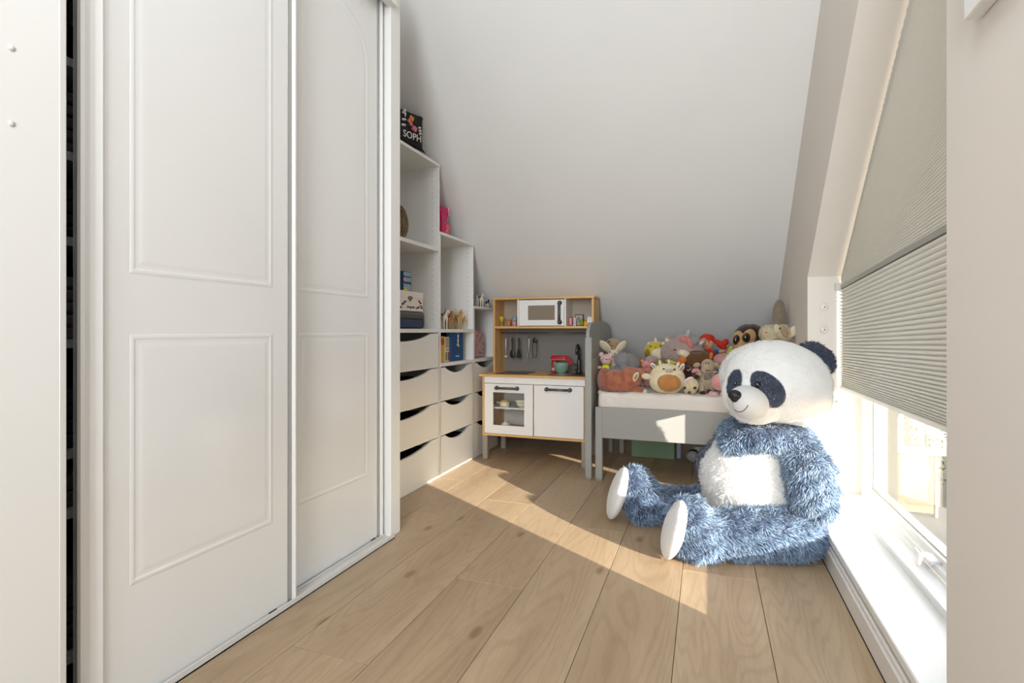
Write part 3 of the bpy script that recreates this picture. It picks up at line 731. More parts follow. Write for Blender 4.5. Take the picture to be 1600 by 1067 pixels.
MB().lathe([(.034, .396), (.026, .408), (.0001, .414)], (-1.345, 3.53, 0), 22).build('lid', M('lid_yellow', (210, 180, 90), .4), t)
for k_ in range(3):
    top(MB().lathe([(.030, 0), (.040, .002), (.052, .007), (.050, .008), (.036, .004), (.0001, .004)], (-1.335 + .003 * k_, 3.52, .185 + .0085 * k_), 26), 'toy_plate', cer, ('lowest', 'middle', 'topmost')[k_] + ' cream toy plate in the stack under the sugar pot', 'dishes', 'stack of plates behind the glass door')
t = root('sugar_pot', (-1.335, 3.52, .212), 'small white lidded sugar pot on the toy plates', 'dishes')
MB().lathe([(.02, 0), (.028, .006), (.031, .025), (.028, .034)], (-1.335, 3.52, .2115), 20).build('pot', cer, t); MB().lathe([(.028, .246), (.018, .254), (.004, .257), (.005, .264), (.0001, .267)], (-1.335, 3.52, 0), 20).build('lid', cer, t)
top(MB().lathe([(.018, 0), (.028, .003), (.034, .012), (.032, .012), (.024, .005), (.0001, .004)], (-1.225, 3.52, .185), 22), 'toy_saucer', cer, 'flat cream toy saucer at the right of the lower kitchen shelf', 'dishes')
top(MB().lathe([(.015, 0), (.024, .003), (.03, .011), (.028, .011), (.02, .005), (.0001, .004)], (-1.195, 3.56, .185), 22), 'toy_saucer', cer, 'small cream toy saucer behind the other on the lower kitchen shelf', 'dishes')

# ------------------------------------------------------------------ bed
B = root('toddler_bed', (-.1, 3.6, 0), 'grey painted toddler bed with an arched headboard under the slope', 'bed')
def arch_board(x0, x1, y0, y1, zb, ze, zm, rr=.07):
    pts = [(y0, zb), (y1, zb)]
    N_ = 24
    for i in range(N_ + 1):
        t = i / N_; y = y1 + (y0 - y1) * t
        s = abs(2 * t - 1)
        zt = zm - (zm - ze) * s ** 2.2
        e_ = min(y1 - y, y - y0)
        if e_ < rr: zt -= rr * .55 * (1 - sqrt(max(0, 1 - (1 - e_ / rr) ** 2)))
        pts.append((y, zt))
    m_ = MB(); m_.prism(pts, 'X', x0, x1); return m_
arch_board(-.688, -.668, 3.205, 3.99, .255, .93, .968).build('headboard', grey_paint, B)
arch_board(-.665, -.650, 3.215, 3.98, .255, .715, .735, .03).build('inner_board', grey_paint, B)
def bleg(x0, x1, y0, y1, z1):
    MB().box(x0, x1, y0, y1, 0.006, z1, .006, True, seg=2).box(x0 + .006, x1 - .006, y0 + .006, y1 - .006, 0, .008).build('leg', grey_paint, B)
bleg(-.692, -.650, 3.185, 3.215, .86); bleg(-.628, -.584, 3.18, 3.21, .44); bleg(-.68, -.648, 3.94, 3.97, .30); bleg(-.60, -.565, 3.94, 3.97, .30); bleg(.38, .42, 3.94, 3.97, .44); bleg(.37, .415, 3.19, 3.22, .40)
MB().box(-.628, .43, 3.186, 3.206, .256, .442, .003).build('side_rail', grey_paint, B)
MB().box(-.628, .43, 3.965, 3.985, .256, .442, .003).build('side_rail', grey_paint, B)
MB().lathe([(.004, 0), (.004, -.002), (.0001, -.0025)], (-.671, 3.185, .05), 10, 'Y').build('screw', stl, B)
for k_ in range(12):
    MB().box(-.60 + k_ * .085, -.55 + k_ * .085, 3.207, 3.964, .40, .415).build('slat', birch, B)
mt = root('mattress', (-.09, 3.59, .416), 'white sheeted mattress with a creased edge on the grey bed', 'mattress')
mm = MB().box(-.62, .42, 3.215, 3.955, .417, .528, .03, True, seg=4)
bmesh.ops.subdivide_edges(mm.b, edges=[e for e in mm.b.edges if e.calc_length() > .2], cuts=60, use_grid_fill=True)
for v in mm.b.verts:
    if v.co.y < 3.26:
        u_ = v.co.x
        k_ = max(0, 1 - (u_ + .62) / .35)
        v.co.y += .004 * sin(u_ * 70 - v.co.z * 160) * k_ + .0025 * sin(u_ * 9 + v.co.z * 140) + .002 * sin(u_ * 31 + 4)
    if v.co.z > .50: v.co.z += .003 * sin(v.co.x * 26 + v.co.y * 19) + .0015 * sin(v.co.x * 61 - v.co.y * 40)
mm.build('fitted_sheet', cream_knit, mt)

# under the bed
gb = root('storage_box', onfloor(1019, 711), 'light green storage box under the bed', 'box')
gx0, gx1 = -.50, -.205
MB().box(gx0, gx1, 3.86, 4.02, 0.002, .22, .004).build('box_body', M('box_green', (122, 150, 118), .6), gb)
MB().box(gx0 - .004, gx1 + .004, 3.856, 4.024, .221, .235, .003).build('lid', MATS['box_green'], gb)
top(MB().box(-.195, -.165, 3.92, 4.03, 0, .2, .004), 'flat_case', M('case_blue', (150, 168, 184), .5), 'flat pale blue case standing beside the green box', 'box')
cr = root('toy_car', (0.0, 3.92, 0), 'white toy car with grey wheels parked under the bed', 'toy')
cpf = [(-.115, .028), (-.105, .075), (-.07, .10), (.0, .105), (.14, .105), (.17, .09), (.18, .035)]
MB().prism([(p_[0], p_[1]) for p_ in cpf], 'Y', 3.87, 3.99).build('car_body', M('car_white', (206, 208, 204), .4), cr)
MB().box(-.03, .13, 3.868, 3.871, .062, .066).box(-.04, -.035, 3.868, 3.871, .062, .1).build('seam', M('car_seam', (120, 122, 120), .6), cr)
for xw in (-.085, .13):
    MB().lathe([(.030, .01), (.036, .008), (.038, .0), (.036, -.012), (.0001, -.015)], (xw, 3.862, .038), 26, 'Y').build('wheel', M('wheel_grey', (172, 170, 166), .5), cr)
    MB().lathe([(.046, .0), (.046, .012), (.039, .012), (.039, 0)], (xw, 3.862, .046), 26, 'Y').build('wheel_arch', M('car_seam', (120, 122, 120), .6), cr)

# ------------------------------------------------------------------ giant panda plush
PA = root('panda_plush', (.17, 2.38, 0), 'giant blue and white panda plush sitting against the window wall', 'plush toy')
RT = Vector((CY, SY, 0)); FW = Vector((-SY, CY, 0)); UP = Vector((0, 0, 1))
def vw(px, py, Y): return at(px, py, Y)
R_view = Matrix((RT, FW, UP)).transposed()          # columns: right, forward, up
white_plush = M('panda_white', (232, 232, 230), .9, .6, 90, .05, 20, sheen=.5)
white_smooth = M('panda_satin', (206, 206, 205), .55, .25, 40, .03, 9, sheen=.3)
blue_plush = M('panda_blue', (40, 56, 88), .9, .6, 120, .3, 18, sheen=.4)
slate_plush = M('panda_slate', (66, 74, 94), .9, .6, 160, .25, 24, sheen=.4)
fur_blue = fur_mat('panda_blue_fur', (16, 28, 48), (92, 119, 150), (204, 220, 233))
fur_slate = fur_mat('panda_slate_fur', (30, 36, 50), (66, 76, 98), (120, 136, 162))
fur_white = fur_mat('panda_white_fur', (196, 196, 194), (222, 222, 220), (240, 240, 240))
fur_grey = fur_mat('grey_fur', (96, 94, 98), (150, 148, 150), (196, 194, 194))
fur_cream = fur_mat('cream_fur', (170, 150, 116), (214, 198, 164), (236, 226, 200))
fur_brown = fur_mat('brown_fur', (58, 36, 16), (110, 74, 36), (160, 116, 66))
fur_orange = fur_mat('orange_fur', (150, 88, 40), (204, 140, 78), (230, 178, 118))

def E_(mb, px, py, Y, rx, rz, ry=None, roll=0, yaw=0, pitch=0, n=20):
    """ellipsoid at a picture point: rx, rz, ry given in pixels at that depth"""
    k = pxm(px, Y); ry = (rx + rz) / 2 if ry is None else ry
    mb.ell(at(px, py, Y), (rx * k, ry * k, rz * k), R_view @ rotm(yaw, pitch, roll), u=n, v=max(8, n * 2 // 3)); return mb
# torso
tb = MB()
tb.ell((.205, 2.53, .200), (.220, .200, .200)); tb.ell((.21, 2.53, .31), (.195, .18, .20)); tb.ell((.25, 2.50, .44), (.165, .150, .12)); tb.ell((.275, 2.52, .16), (.155, .16, .16)); tb.ell((.295, 2.685, .46), (.15, .13, .15)); tb.ell((.33, 2.715, .38), (.11, .105, .24)); tb.ell((.16, 2.50, .27), (.185, .19, .16))
torso = remesh(tb, .012, 10, .012, .06).build('torso', white_plush, PA)
# blue chest band and shoulders
cb = MB()
cb.ell((.235, 2.50, .455), (.190, .178, .085)); cb.ell((.115, 2.41, .435), (.068, .06, .062)); cb.ell((.36, 2.44, .42), (.085, .075, .065)); cb.ell((.15, 2.64, .42), (.085, .08, .085))
chest = remesh(cb, .010, 6, .008, .04).build('chest_band', blue_plush, PA)
# arms
na = MB()
na.cap(vw(1241, 696, 2.42), vw(1264, 738, 2.37), .080, .088); na.cap(vw(1264, 738, 2.37), vw(1270, 781, 2.35), .092, .086)
n_arm = remesh(na, .010, 6, .012, .05).build('arm', blue_plush, PA)
fa = MB(); fa.cap((.12, 2.64, .40), (.03, 2.68, .27), .075, .075); fa.cap((.03, 2.68, .27), (.04, 2.69, .16), .078, .07)
f_arm = remesh(fa, .010, 6, .008, .05).build('arm', slate_plush, PA)
# legs: shin + thigh, foot rising at the end with a satin sole
def leg(hip, mid, ank, rh, rm, ra, ft, fb, rf, thick, tag_):
    m_ = MB(); m_.cap(hip, mid, rh, rm, 18); m_.cap(mid, ank, rm, ra, 18)
    top_, bot = Vector(ft), Vector(fb); c = (top_ + bot) / 2
    m_.cap(top_ + (ank - c) * .25, bot + (ank - c) * .25, rf, rf * 1.05, 18)
    m_.cap(ank, c + (ank - c) * .2, ra, rf * 1.1, 18)
    return remesh(m_, .009, 6, .010, .04).build('leg', blue_plush, PA)
def sole(c, r, nrm, upv):
    n_ = Vector(nrm).normalized(); u_ = (Vector(upv) - n_ * n_.dot(Vector(upv))).normalized(); r_ = u_.cross(n_)
    Rm = Matrix((r_, n_, u_)).transposed()
    m_ = MB(); m_.ell(c, (r[0], r[2], r[1]), Rm, 32, 20)
    return m_.build('sole', white_smooth, PA)
# near leg
nl_ank, nl_mid = Vector((.020, 2.255, .086)), Vector((.16, 2.30, .098))
near_leg = leg(Vector((.335, 2.36, .105)), nl_mid, nl_ank, .105, .098, .085, (-.082, 2.220, .165), (-.055, 2.205, .088), .084, .05, 'n')
s1 = sole(Vector((-.118, 2.180, .120)), (.073, .118, .036), (-.86, -.36, .28), (-.28, -.1, 1))
fl_ank, fl_mid = Vector((-.20, 2.585, .082)), Vector((-.06, 2.60, .085))
far_leg = leg(Vector((.10, 2.60, .10)), fl_mid, fl_ank, .095, .085, .082, (-.350, 2.57, .185), (-.305, 2.555, .088), .084, .05, 'f')
s2 = sole(Vector((-.392, 2.53, .134)), (.074, .126, .036), (-.86, -.36, .30), (-.30, -.1, 1))
# head
HC = at(1213, 596, 2.40); hk = pxm(1213, 2.40)
hd = MB()
HR = R_view @ rotm(0, 0, radians(12))
hd.ell(HC, (77 * hk, 76 * hk, 64 * hk), HR, 40, 26)
hd.ell(at(1180, 617, 2.34), (48 * hk, 50 * hk, 46 * hk), HR, 30, 20)
hd.ell(at(1244, 618, 2.41), (46 * hk, 60 * hk, 46 * hk), HR, 30, 20)
hd.ell(HC + FW * .125, (66 * hk, 68 * hk, 58 * hk), HR, 30, 20)
head = remesh(hd, .009, 8, .006, .06).build('head', white_plush, PA)
# features are laid on the head's own surface
hme = head.data
from mathutils.bvhtree import BVHTree
hoff = wloc(head)
hb = BVHTree.FromPolygons([v.co + hoff for v in hme.vertices], [p.vertices[:] for p in hme.polygons])
def on_surf(bvh, px, py):
    o_ = Vector((0, 0, EYE)); d_ = (at(px, py, 2.3) - o_).normalized()
    hit = bvh.ray_cast(o_, d_)
    return hit[0], hit[1]
def patch(bvh, poly, lift=.004, thick=.006, sub=10):
    """cap over a rounded outline on a surface (outline in picture points), with thickness"""
    cx, cy = sum(p[0] for p in poly) / len(poly), sum(p[1] for p in poly) / len(poly)
    m_ = MB(); rings = []
    for i in range(sub, 0, -1):
        s = i / sub; ring = []
        for p in poly:
            q, nq = on_surf(bvh, cx + (p[0] - cx) * s, cy + (p[1] - cy) * s)
            if q is None: q, nq = bvh.find_nearest(at(cx + (p[0] - cx) * s, cy + (p[1] - cy) * s, 2.3))[:2]
            ring.append(m_.b.verts.new(q + nq * (lift * (1 - s ** 6) if i == sub else lift)))
        rings.append(ring)
    q, nq = on_surf(bvh, cx, cy); c_ = m_.b.verts.new(q + nq * lift)
    n_ = len(poly)
    for a, b_ in zip(rings[:-1], rings[1:]):
        for k_ in range(n_): f = m_.b.faces.new((a[k_], a[(k_ + 1) % n_], b_[(k_ + 1) % n_], b_[k_])); f.smooth = True
    for k_ in range(n_): f = m_.b.faces.new((rings[-1][k_], rings[-1][(k_ + 1) % n_], c_)); f.smooth = True
    return m_
def oval(cx, cy, a, b, rot, n=28, egg=0):
    pts = []
    for i in range(n):
        t_ = 2 * pi * i / n; x, y = a * cos(t_), b * sin(t_) * (1 + egg * cos(t_))
        pts.append((cx + x * cos(rot) - y * sin(rot), cy + x * sin(rot) + y * cos(rot)))
    return pts
p1 = patch(hb, oval(1199, 607.5, 34, 22, radians(48), egg=.14)).build('eye_patch', slate_plush, PA)
p2 = patch(hb, oval(1148, 598, 21, 9.5, radians(-74))).build('eye_patch', slate_plush, PA)
# muzzle
MC = at(1168, 629, 2.035)
mz = MB(); mk = pxm(1168, 2.16)
mz.ell(at(1169, 629, 2.175), (31 * mk, 30 * mk, 26 * mk), R_view @ rotm(0, 0, radians(24)), 36, 24)
muz = mz.build('muzzle', white_smooth, PA)
mb_ = BVHTree.FromPolygons([v.co + wloc(muz) for v in muz.data.vertices], [p.vertices[:] for p in muz.data.polygons])
ns_ = MB(); nk = mk
ns_.ell(at(1148.5, 617.5, 2.13), (10.5 * nk, 11 * nk, 8.5 * nk), R_view @ rotm(0, 0, radians(10)), 20, 14); ns_.ell(at(1147.5, 621.5, 2.125), (6 * nk, 8 * nk, 7 * nk), R_view, 16, 10)
ns_.build('nose', M('nose_black', (24, 24, 28), .5), PA)
sm = MB(); pts = []
for px, py in ((1148, 640), (1152, 643), (1157, 643.5), (1162, 641.5), (1166, 637.5), (1169, 633)):
    q, nq = on_surf(mb_, px, py)
    if q is not None: pts.append(q + nq * .0008)
sm.tube(pts, .0013, 6)
pts = []
for px, py in ((1144.5, 627), (1145.5, 633), (1147.5, 640)):
    q, nq = on_surf(mb_, px, py)
    if q is not None: pts.append(q + nq * .0006)
if len(pts) > 1: sm.tube(pts, .0008, 6)
sm.build('mouth_stitching', M('thread_black', (30, 30, 34), .8), PA)
for (px, py, r_) in ((1184, 601, 4.5), (1150.5, 600, 3.2)):
    q, nq = on_surf(hb, px, py)
    ey = MB(); ey.ell(q + nq * .006, r_ * hk); ey.build('eye', M('eye_glossy', (12, 12, 14), .1, coat=1), PA)
# ears
er = MB(); er.ell(at(1276, 560, 2.44), (31 * hk, 16 * hk, 21 * hk), R_view @ rotm(0, 0, radians(38)), 24, 16); 
ear1 = remesh(er, .009, 4, .006, .03).build('ear', slate_plush, PA)
er = MB(); er.ell(HC + FW * .13 - RT * .02 + UP * .085, (.05, .03, .045), R_view, 20, 14)
ear2 = er.build('ear', slate_plush, PA)
# fur
def away(*objs, lim=-.006):
    """drops blades that would start inside another body piece"""
    bs = [BVHTree.FromPolygons([v.co + wloc(o) for v in o.data.vertices], [p.vertices[:] for p in o.data.polygons]) for o in objs]
    def keep(P, N):
        k = np.ones(len(P), bool)
        for i in range(len(P)):
            p = Vector(P[i])
            for b_ in bs:
                q, nq, _, d_ = b_.find_nearest(p)
                if q is not None and d_ < .3 and (p - q).dot(nq) < lim: k[i] = False; break
        return k
    return keep
fur(n_arm, 'arm_fur', fur_blue, PA, 17000, .027, .0022, (0.1, 0, -1), .8, 1, .5, away(head))
fur(chest, 'chest_fur', fur_blue, PA, 15000, .022, .0020, (.1, .1, -1), .9, 2, .45, away(torso, head, n_arm))
fur(near_leg, 'leg_fur', fur_blue, PA, 24000, .027, .0022, (.75, .1, -.6), .8, 3, .5, away(torso, s1))
fur(far_leg, 'leg_fur', fur_blue, PA, 17000, .026, .0022, (.75, .1, -.6), .8, 4, .5, away(torso, s2))
fur(f_arm, 'arm_fur', fur_slate, PA, 3500, .02, .0022, (.1, 0, -1), .8, 5, .4, away(torso))
fur(torso, 'belly_fur', fur_white, PA, 34000, .017, .0017, (0, 0, -1), .75, 6, .55, away(chest, near_leg, far_leg, n_arm, head), clump=.6)
fur(head, 'head_fur', fur_white, PA, 30000, .010, .0013, (.5, .2, -.5), 1.1, 7, .28, away(p1, p2, muz, ear1, lim=-.0015), clump=.2)
fur([p1, p2], 'eye_patch_fur', fur_slate, PA, 6500, .012, .0016, (.4, 0, -.8), .8, 8, .5, away(muz), tiprange=(.3, .9))
fur([ear1, ear2], 'ear_fur', fur_slate, PA, 6000, .016, .0020, (.5, 0, -.6), .8, 9, .5, away(head), tiprange=(.3, .8))

# ------------------------------------------------------------------ plush toys on the bed
def single(t, nm_, mat, Y, e):
    m_ = MB(); px, py, rx, rz = e[:4]; roll = e[4] if len(e) > 4 else 0; dy = e[5] if len(e) > 5 else 0; ry = e[6] if len(e) > 6 else (rx + rz) / 2
    E_(m_, px, py, Y + dy, rx, rz, ry, radians(roll), n=16); m_.build(nm_, mat, t)
def toy(name, label, Y, parts, group=None, vox=.006, cat='plush toy', furs=(), bump_=.004):
    """parts: (part name, material, [(px, py, rx, rz, roll, dY, ry), ...], remesh?)"""
    objs = []
    allp = [(e[0], e[1], e[3]) for p in parts for e in p[2]]
    cx = sum(a[0] for a in allp) / len(allp); low_ = max(a[1] + a[2] for a in allp)
    base = at(cx, low_, Y); base.z = max(base.z, .53)
    t = root(name, base, label, cat, group)
    res = {}
    for nm_, mat, els, *rm in parts:
        if not (rm and rm[0]) and len(els) > 1:
            for e in els: single(t, nm_, mat, Y, e)
            continue
        m_ = MB()
        for e in els:
            px, py, rx, rz = e[:4]; roll = e[4] if len(e) > 4 else 0; dy = e[5] if len(e) > 5 else 0; ry = e[6] if len(e) > 6 else (rx + rz) / 2
            E_(m_, px, py, Y + dy, rx, rz, ry, radians(roll), n=18)
        if rm and rm[0]: m_ = remesh(m_, vox, 4, bump_, .03)
        for v in m_.b.verts:
            if v.co.z < .529: v.co.z = .529 + (v.co.z - .529) * .02
        o = m_.build(nm_, mat, t); res.setdefault(nm_, o)
    for i, (src, fm, cnt, ln, wdt, up_) in enumerate(furs):
        fur(res[src], src + '_fur', fm, t, cnt, ln, wdt, (0, -.2, -1), .7, 20 + i + len(name), up_)
    return t
P_ = plush_mat
rust = P_('rust', (178, 112, 84), (150, 88, 64)); creamp = P_('cream', (226, 214, 186)); pinkp = P_('pink', (226, 150, 146)); palep = P_('palepink', (226, 190, 184))
tan = P_('tan', (178, 150, 118)); mauve = P_('mauve', (172, 150, 140)); yel = P_('yellow', (206, 186, 58)); brn = P_('brown', (112, 74, 36)); dkb = P_('darkbrown', (58, 34, 24))
greyp = P_('grey', (150, 148, 148)); whit = P_('white', (236, 232, 224)); ora = P_('orange', (214, 116, 36)); redp = P_('red', (190, 34, 24)); burg = P_('burgundy', (64, 26, 26))
beige = P_('beige', (184, 164, 136)); taupe = P_('taupe', (140, 126, 108)); teal = P_('teal', (88, 146, 162)); oct_ = P_('octopus', (240, 168, 162)); skin = P_('skin', (226, 160, 122)); bluec = P_('blue', (52, 92, 140))
eye = M('bead_eye', (14, 10, 10), .12, coat=1); amber = M('eye_amber', (66, 38, 22), .2, coat=1); lash = M('lash', (60, 46, 42), .8)
greenc = M('collar_green', (110, 160, 50), .8); shirt = M('shirt_yellow', (232, 210, 30), .8); rose = M('rose_cheek', (206, 120, 116), .9)

toy('corner_bolster', 'tall rounded taupe bolster standing in the corner behind the cream dog', 3.43, [('cushion', taupe, [(1218, 497, 11, 30, 0, 0, 9), (1218, 540, 11.5, 40, 0, 0, 9), (1218, 585, 11.5, 30, 0, 0, 9)], 1)], cat='cushion')
toy('plush_monkey', 'big dark brown plush monkey head with large black eyes above the panda', 3.68, [
    ('head', dkb, [(1167, 529, 21, 23, 20), (1176, 527, 18, 21)], 1), ('body', dkb, [(1168, 575, 18, 30)], 1),
    ('face', P_('monkeyface', (196, 158, 108)), [(1152, 529, 8.5, 13, 18, -.075, 6), (1171, 526, 10.5, 12.5, 20, -.082, 6), (1158, 541, 11, 10, 0, -.075, 9)], 1),
    ('eye_ring', amber, [(1150.5, 531, 5.6, 8.2, 10, -.098, 3), (1166.5, 527.5, 7, 7.6, 0, -.105, 3)]),
    ('eye', eye, [(1150.3, 531, 4, 6, 10, -.108, 3), (1166.3, 527.5, 4.8, 5.4, 0, -.116, 3)]),
    ('collar', P_('palegrey', (186, 196, 200)), [(1155, 554, 6, 4, 0, -.03)])])
toy('plush_dog', 'cream fluffy plush dog lying at the wall above the panda head', 3.22, [
    ('head', creamp, [(1202, 521, 15, 12.5), (1224, 520, 12, 12)], 1), ('body', creamp, [(1214, 556, 18, 26), (1212, 590, 20, 20)], 1),
    ('ear', creamp, [(1239, 518, 7, 11, 42, -.01, 4), (1214, 513, 5, 7, -20, -.03, 3)]), ('patch', tan, [(1226, 518, 5, 10, -20, -.045, 3)]), ('nose', rose, [(1197, 519, 2, 1.4, 0, -.060, 1)]), ('eye', eye, [(1218.5, 513, 1.4, 1.4, 0, -.055, 1)])],
    furs=[('head', fur_cream, 5000, .010, .0016, .7)])
toy('rag_doll', 'rag doll with red hair and pigtail in a red dress', 3.76, [
    ('dress', redp, [(1108, 556, 13, 13), (1106, 580, 15, 18)], 1), ('face', skin, [(1105, 537, 9.2, 9.5)], 1),
    ('hair', M('doll_hair', (206, 44, 16), .8, .5, 120, .2), [(1105, 530, 12, 8.5, 0, .012), (1120, 534, 5, 4, 20), (1127, 538, 7, 5.5, -20), (1134, 534, 5, 5), (1131, 543, 5, 4)], 1),
    ('sleeve', bluec, [(1120, 549, 5, 3.6, 10, -.04)]), ('arm', skin, [(1128, 549, 5.5, 3, -10, -.045)]), ('eye', eye, [(1107.5, 533, 1.2, 1.4, 0, -.042, 1), (1100, 534, 1.1, 1.3, 0, -.038, 1)]), ('apron', ora, [(1111, 566, 5, 6, 0, -.055, 2)]),
    ('mouth', redp, [(1103.5, 540.5, 1.8, .6, 0, -.044, .8)])], cat='doll')
toy('plush_dinosaur', 'yellow horned round plush with a cream belly, between the bunny and the unicorn', 3.72, [
    ('body', yel, [(1024, 549, 18, 17), (1024, 575, 18, 22)], 1), ('belly', creamp, [(1029, 553, 12, 9, 0, -.062, 4)]),
    ('horn', creamp, [(1024, 534, 2.6, 7, 0, -.02), (1014, 537, 3.2, 3, -30, -.02), (1037, 536.5, 4, 2.8, -25, -.02)]), ('eye', eye, [(1016.5, 541, 1.5, 1.1, 0, -.07, 1), (1032.5, 540, 1.7, 1.2, 0, -.066, 1)]), ('arm', P_('olive', (140, 116, 36)), [(1012, 551, 4.5, 7, 10, -.05)]),
    ('mouth', lash, [(1024, 542.5, 2, .5, 0, -.078, 1)])])
toy('plush_unicorn', 'large mauve plush unicorn with closed eyes and a small horn', 3.68, [
    ('body', mauve, [(1066, 552, 34, 26), (1070, 546, 28, 24), (1066, 580, 30, 22)], 1), ('mane', P_('manepink', (206, 128, 122)), [(1071, 531, 10.5, 6.5, 20, -.085, 4), (1079, 538, 5, 8, -15, -.10, 4)], 1), ('mane_tuft', greyp, [(1085, 533, 7, 7, 30, -.075, 4)]),
    ('horn', P_('horn', (190, 186, 180)), [(1073.5, 523.5, 2.8, 9.5, 16, -.05)]), ('ear', mauve, [(1044, 532, 5.5, 7, -48, -.02, 3), (1096, 535, 5, 9, 48, -.02, 3)]), ('inner_ear', creamp, [(1043, 533, 3, 5, -48, -.035, 2), (1095, 536.5, 2.5, 6, 48, -.035, 2)]),
    ('eyelash', lash, [(1057, 547, 5.5, .8, 4, -.118, 1), (1055, 546.2, 1.6, 1.2, 30, -.118, 1)])])
toy('plush_bear', 'tan plush head peeking over behind the long-eared bunny', 3.76, [('head', tan, [(958, 537, 12, 9), (968, 539, 4, 4)], 1), ('body', tan, [(958, 560, 14, 22), (958, 580, 14, 20)], 1), ('eye', eye, [(951, 533.5, 2.5, .8, -15, -.055, 1)])])
toy('plush_dog', 'shaggy brown plush dog with a cream muzzle below the unicorn', 3.56, [
    ('body', brn, [(1088, 563, 20, 14), (1100, 560, 12, 12), (1088, 585, 18, 20)], 1), ('muzzle', creamp, [(1067, 552, 10, 6, 0, -.02), (1072, 555, 7, 6, 0, -.02)], 1), ('ear', ora, [(1111, 556, 2.5, 6, 10, -.04, 2)])],
    furs=[('body', fur_brown, 5000, .012, .0018, .6)])
toy('plush_rabbit', 'cream plush bunny with two long upright ears by the headboard', 3.56, [
    ('head', creamp, [(959, 554, 10, 8)], 1), ('body', creamp, [(960, 572, 13, 16), (960, 590, 13, 15)], 1), ('ear', creamp, [(945.5, 541, 6, 12, -47, 0, 3), (970, 542, 5.5, 12, 40, 0, 3)]), ('inner_ear', P_('innerear', (206, 192, 160)), [(945.5, 541.5, 3.8, 9.5, -47, -.012, 2), (970, 542.5, 3.4, 9.5, 40, -.012, 2)]),
    ('nose', rose, [(960, 555.5, 1.3, 1, 0, -.05, 1)]), ('eye', eye, [(953, 550, 1.1, 1.1, 0, -.04, 1), (961, 552.5, 1.1, 1.1, 0, -.048, 1)])])
toy('plush_unicorn', 'small pink plush unicorn with a yellow horn next to the panda cheek', 3.60, [
    ('body', P_('dustypink', (200, 150, 142)), [(1129, 563, 16, 11, -10), (1128, 582, 15, 18)], 1), ('horn', yel, [(1140.5, 547, 3, 8, 22, -.01), (1139, 551, 4, 5, 20, -.01)], 1), ('ear', pinkp, [(1147, 567, 4, 5, 20, -.03, 3), (1146, 557, 3, 3, 0)])])
toy('plush_fish', 'small teal plush fish between the hippo and the pink octopus', 3.50, [('body', teal, [(1129, 578, 9, 4.5, 8)], 1), ('belly', greyp, [(1128, 590, 9, 12)], 1), ('fin', P_('navyfin', (34, 60, 84)), [(1122, 580, 4, 2.5, 20, -.02)])])
toy('plush_cow', 'dark burgundy small plush between the round cow and the hippo', 3.48, [('body', burg, [(1074, 579, 10, 8), (1076, 594, 9, 14)], 1), ('stitching', whit, [(1075, 578.5, 2.2, .6, 30, -.052, .8), (1078, 577, 2, .6, -40, -.050, .8)])])
toy('plush_pig', 'small pink plush pig in a mauve hat beside the round cow', 3.50, [('head', pinkp, [(1010, 570, 8, 7.5)], 1), ('body', pinkp, [(1011, 588, 9, 16)], 1), ('hat', mauve, [(1018, 562, 10, 6.5, 0, .02)], 1), ('ear', pinkp, [(1003.5, 564, 2.5, 2.5, 0, -.01), (1016.5, 564, 2.5, 2.5, 0, -.01)]), ('snout', rose, [(1010, 571, 3, 2.2, 0, -.036, 2)])])
toy('plush_deer', 'golden brown plush cushion piece showing between bunny and pig', 3.64, [('body', P_('goldbrown', (146, 104, 44)), [(993, 566, 14, 9, 30), (986, 582, 16, 18), (1000, 578, 12, 20)], 1), ('tuft', P_('gold', (196, 158, 60)), [(983, 555, 7, 3, 20, -.03)], 1)])
toy('plush_cat', 'fluffy pale grey plush lying on the rust-brown one', 3.44, [('body', greyp, [(973, 562, 13, 12), (980, 574, 15, 8), (979, 590, 14, 14)], 1), ('head', greyp, [(988, 566, 9, 11, -25, -.02)], 1), ('paw', greyp, [(963, 577.5, 6.5, 6, 0, -.05)], 1)],
    furs=[('body', fur_grey, 4500, .010, .0016, .7), ('head', fur_grey, 2500, .010, .0016, .7), ('paw', fur_grey, 1500, .009, .0016, .7)])
toy('plush_deer', 'long rust-brown plush deer lying along the mattress edge', 3.32, [
    ('body', rust, [(961, 596, 26, 19), (945, 594, 12, 20), (984, 591, 20, 19, -10), (975, 600, 26, 14)], 1), ('head', rust, [(1002, 584, 14, 9, 18), (1014, 581, 6, 5)], 1), ('leg', rust, [(996, 610, 14, 6, -4, -.02)], 1),
    ('hoof', creamp, [(940, 613, 6, 5), (1006, 612, 5.5, 5, 0, -.02)]), ('ear', creamp, [(993.5, 588.5, 4.2, 8, 25, -.062, 2), (1010, 588, 8, 5, 10, -.05, 2)]), ('inner_ear', tan, [(993.5, 588.5, 2, 5, 25, -.072, 1)]), ('eye', eye, [(1008.5, 580.5, 1.1, 1, 0, -.05, 1)])])
toy('plush_bear', 'little pink and white plush bear in a yellow shirt by the headboard', 3.40, [
    ('head', palep, [(947, 561.5, 9.5, 8.5)], 1), ('ear', palep, [(939.5, 554, 4, 4), (954, 554.5, 4, 4)]), ('collar', greenc, [(947, 569, 6.8, 2.2)]), ('shirt', shirt, [(946.5, 574.5, 7, 6)], 1), ('body', palep, [(947, 584, 8, 12)], 1),
    ('arm', palep, [(937, 574, 3.6, 2.4, -10)]), ('cheek', rose, [(940.3, 562.5, 1.8, 1.8, 0, -.033, 1), (954, 563, 1.6, 1.8, 0, -.030, 1)]), ('eye', eye, [(943.5, 560, .9, .9, 0, -.039, .8), (951.8, 560.5, .9, .9, 0, -.037, .8)]), ('nose', lash, [(947.8, 561.3, 1.2, 1, 0, -.041, .8)])])
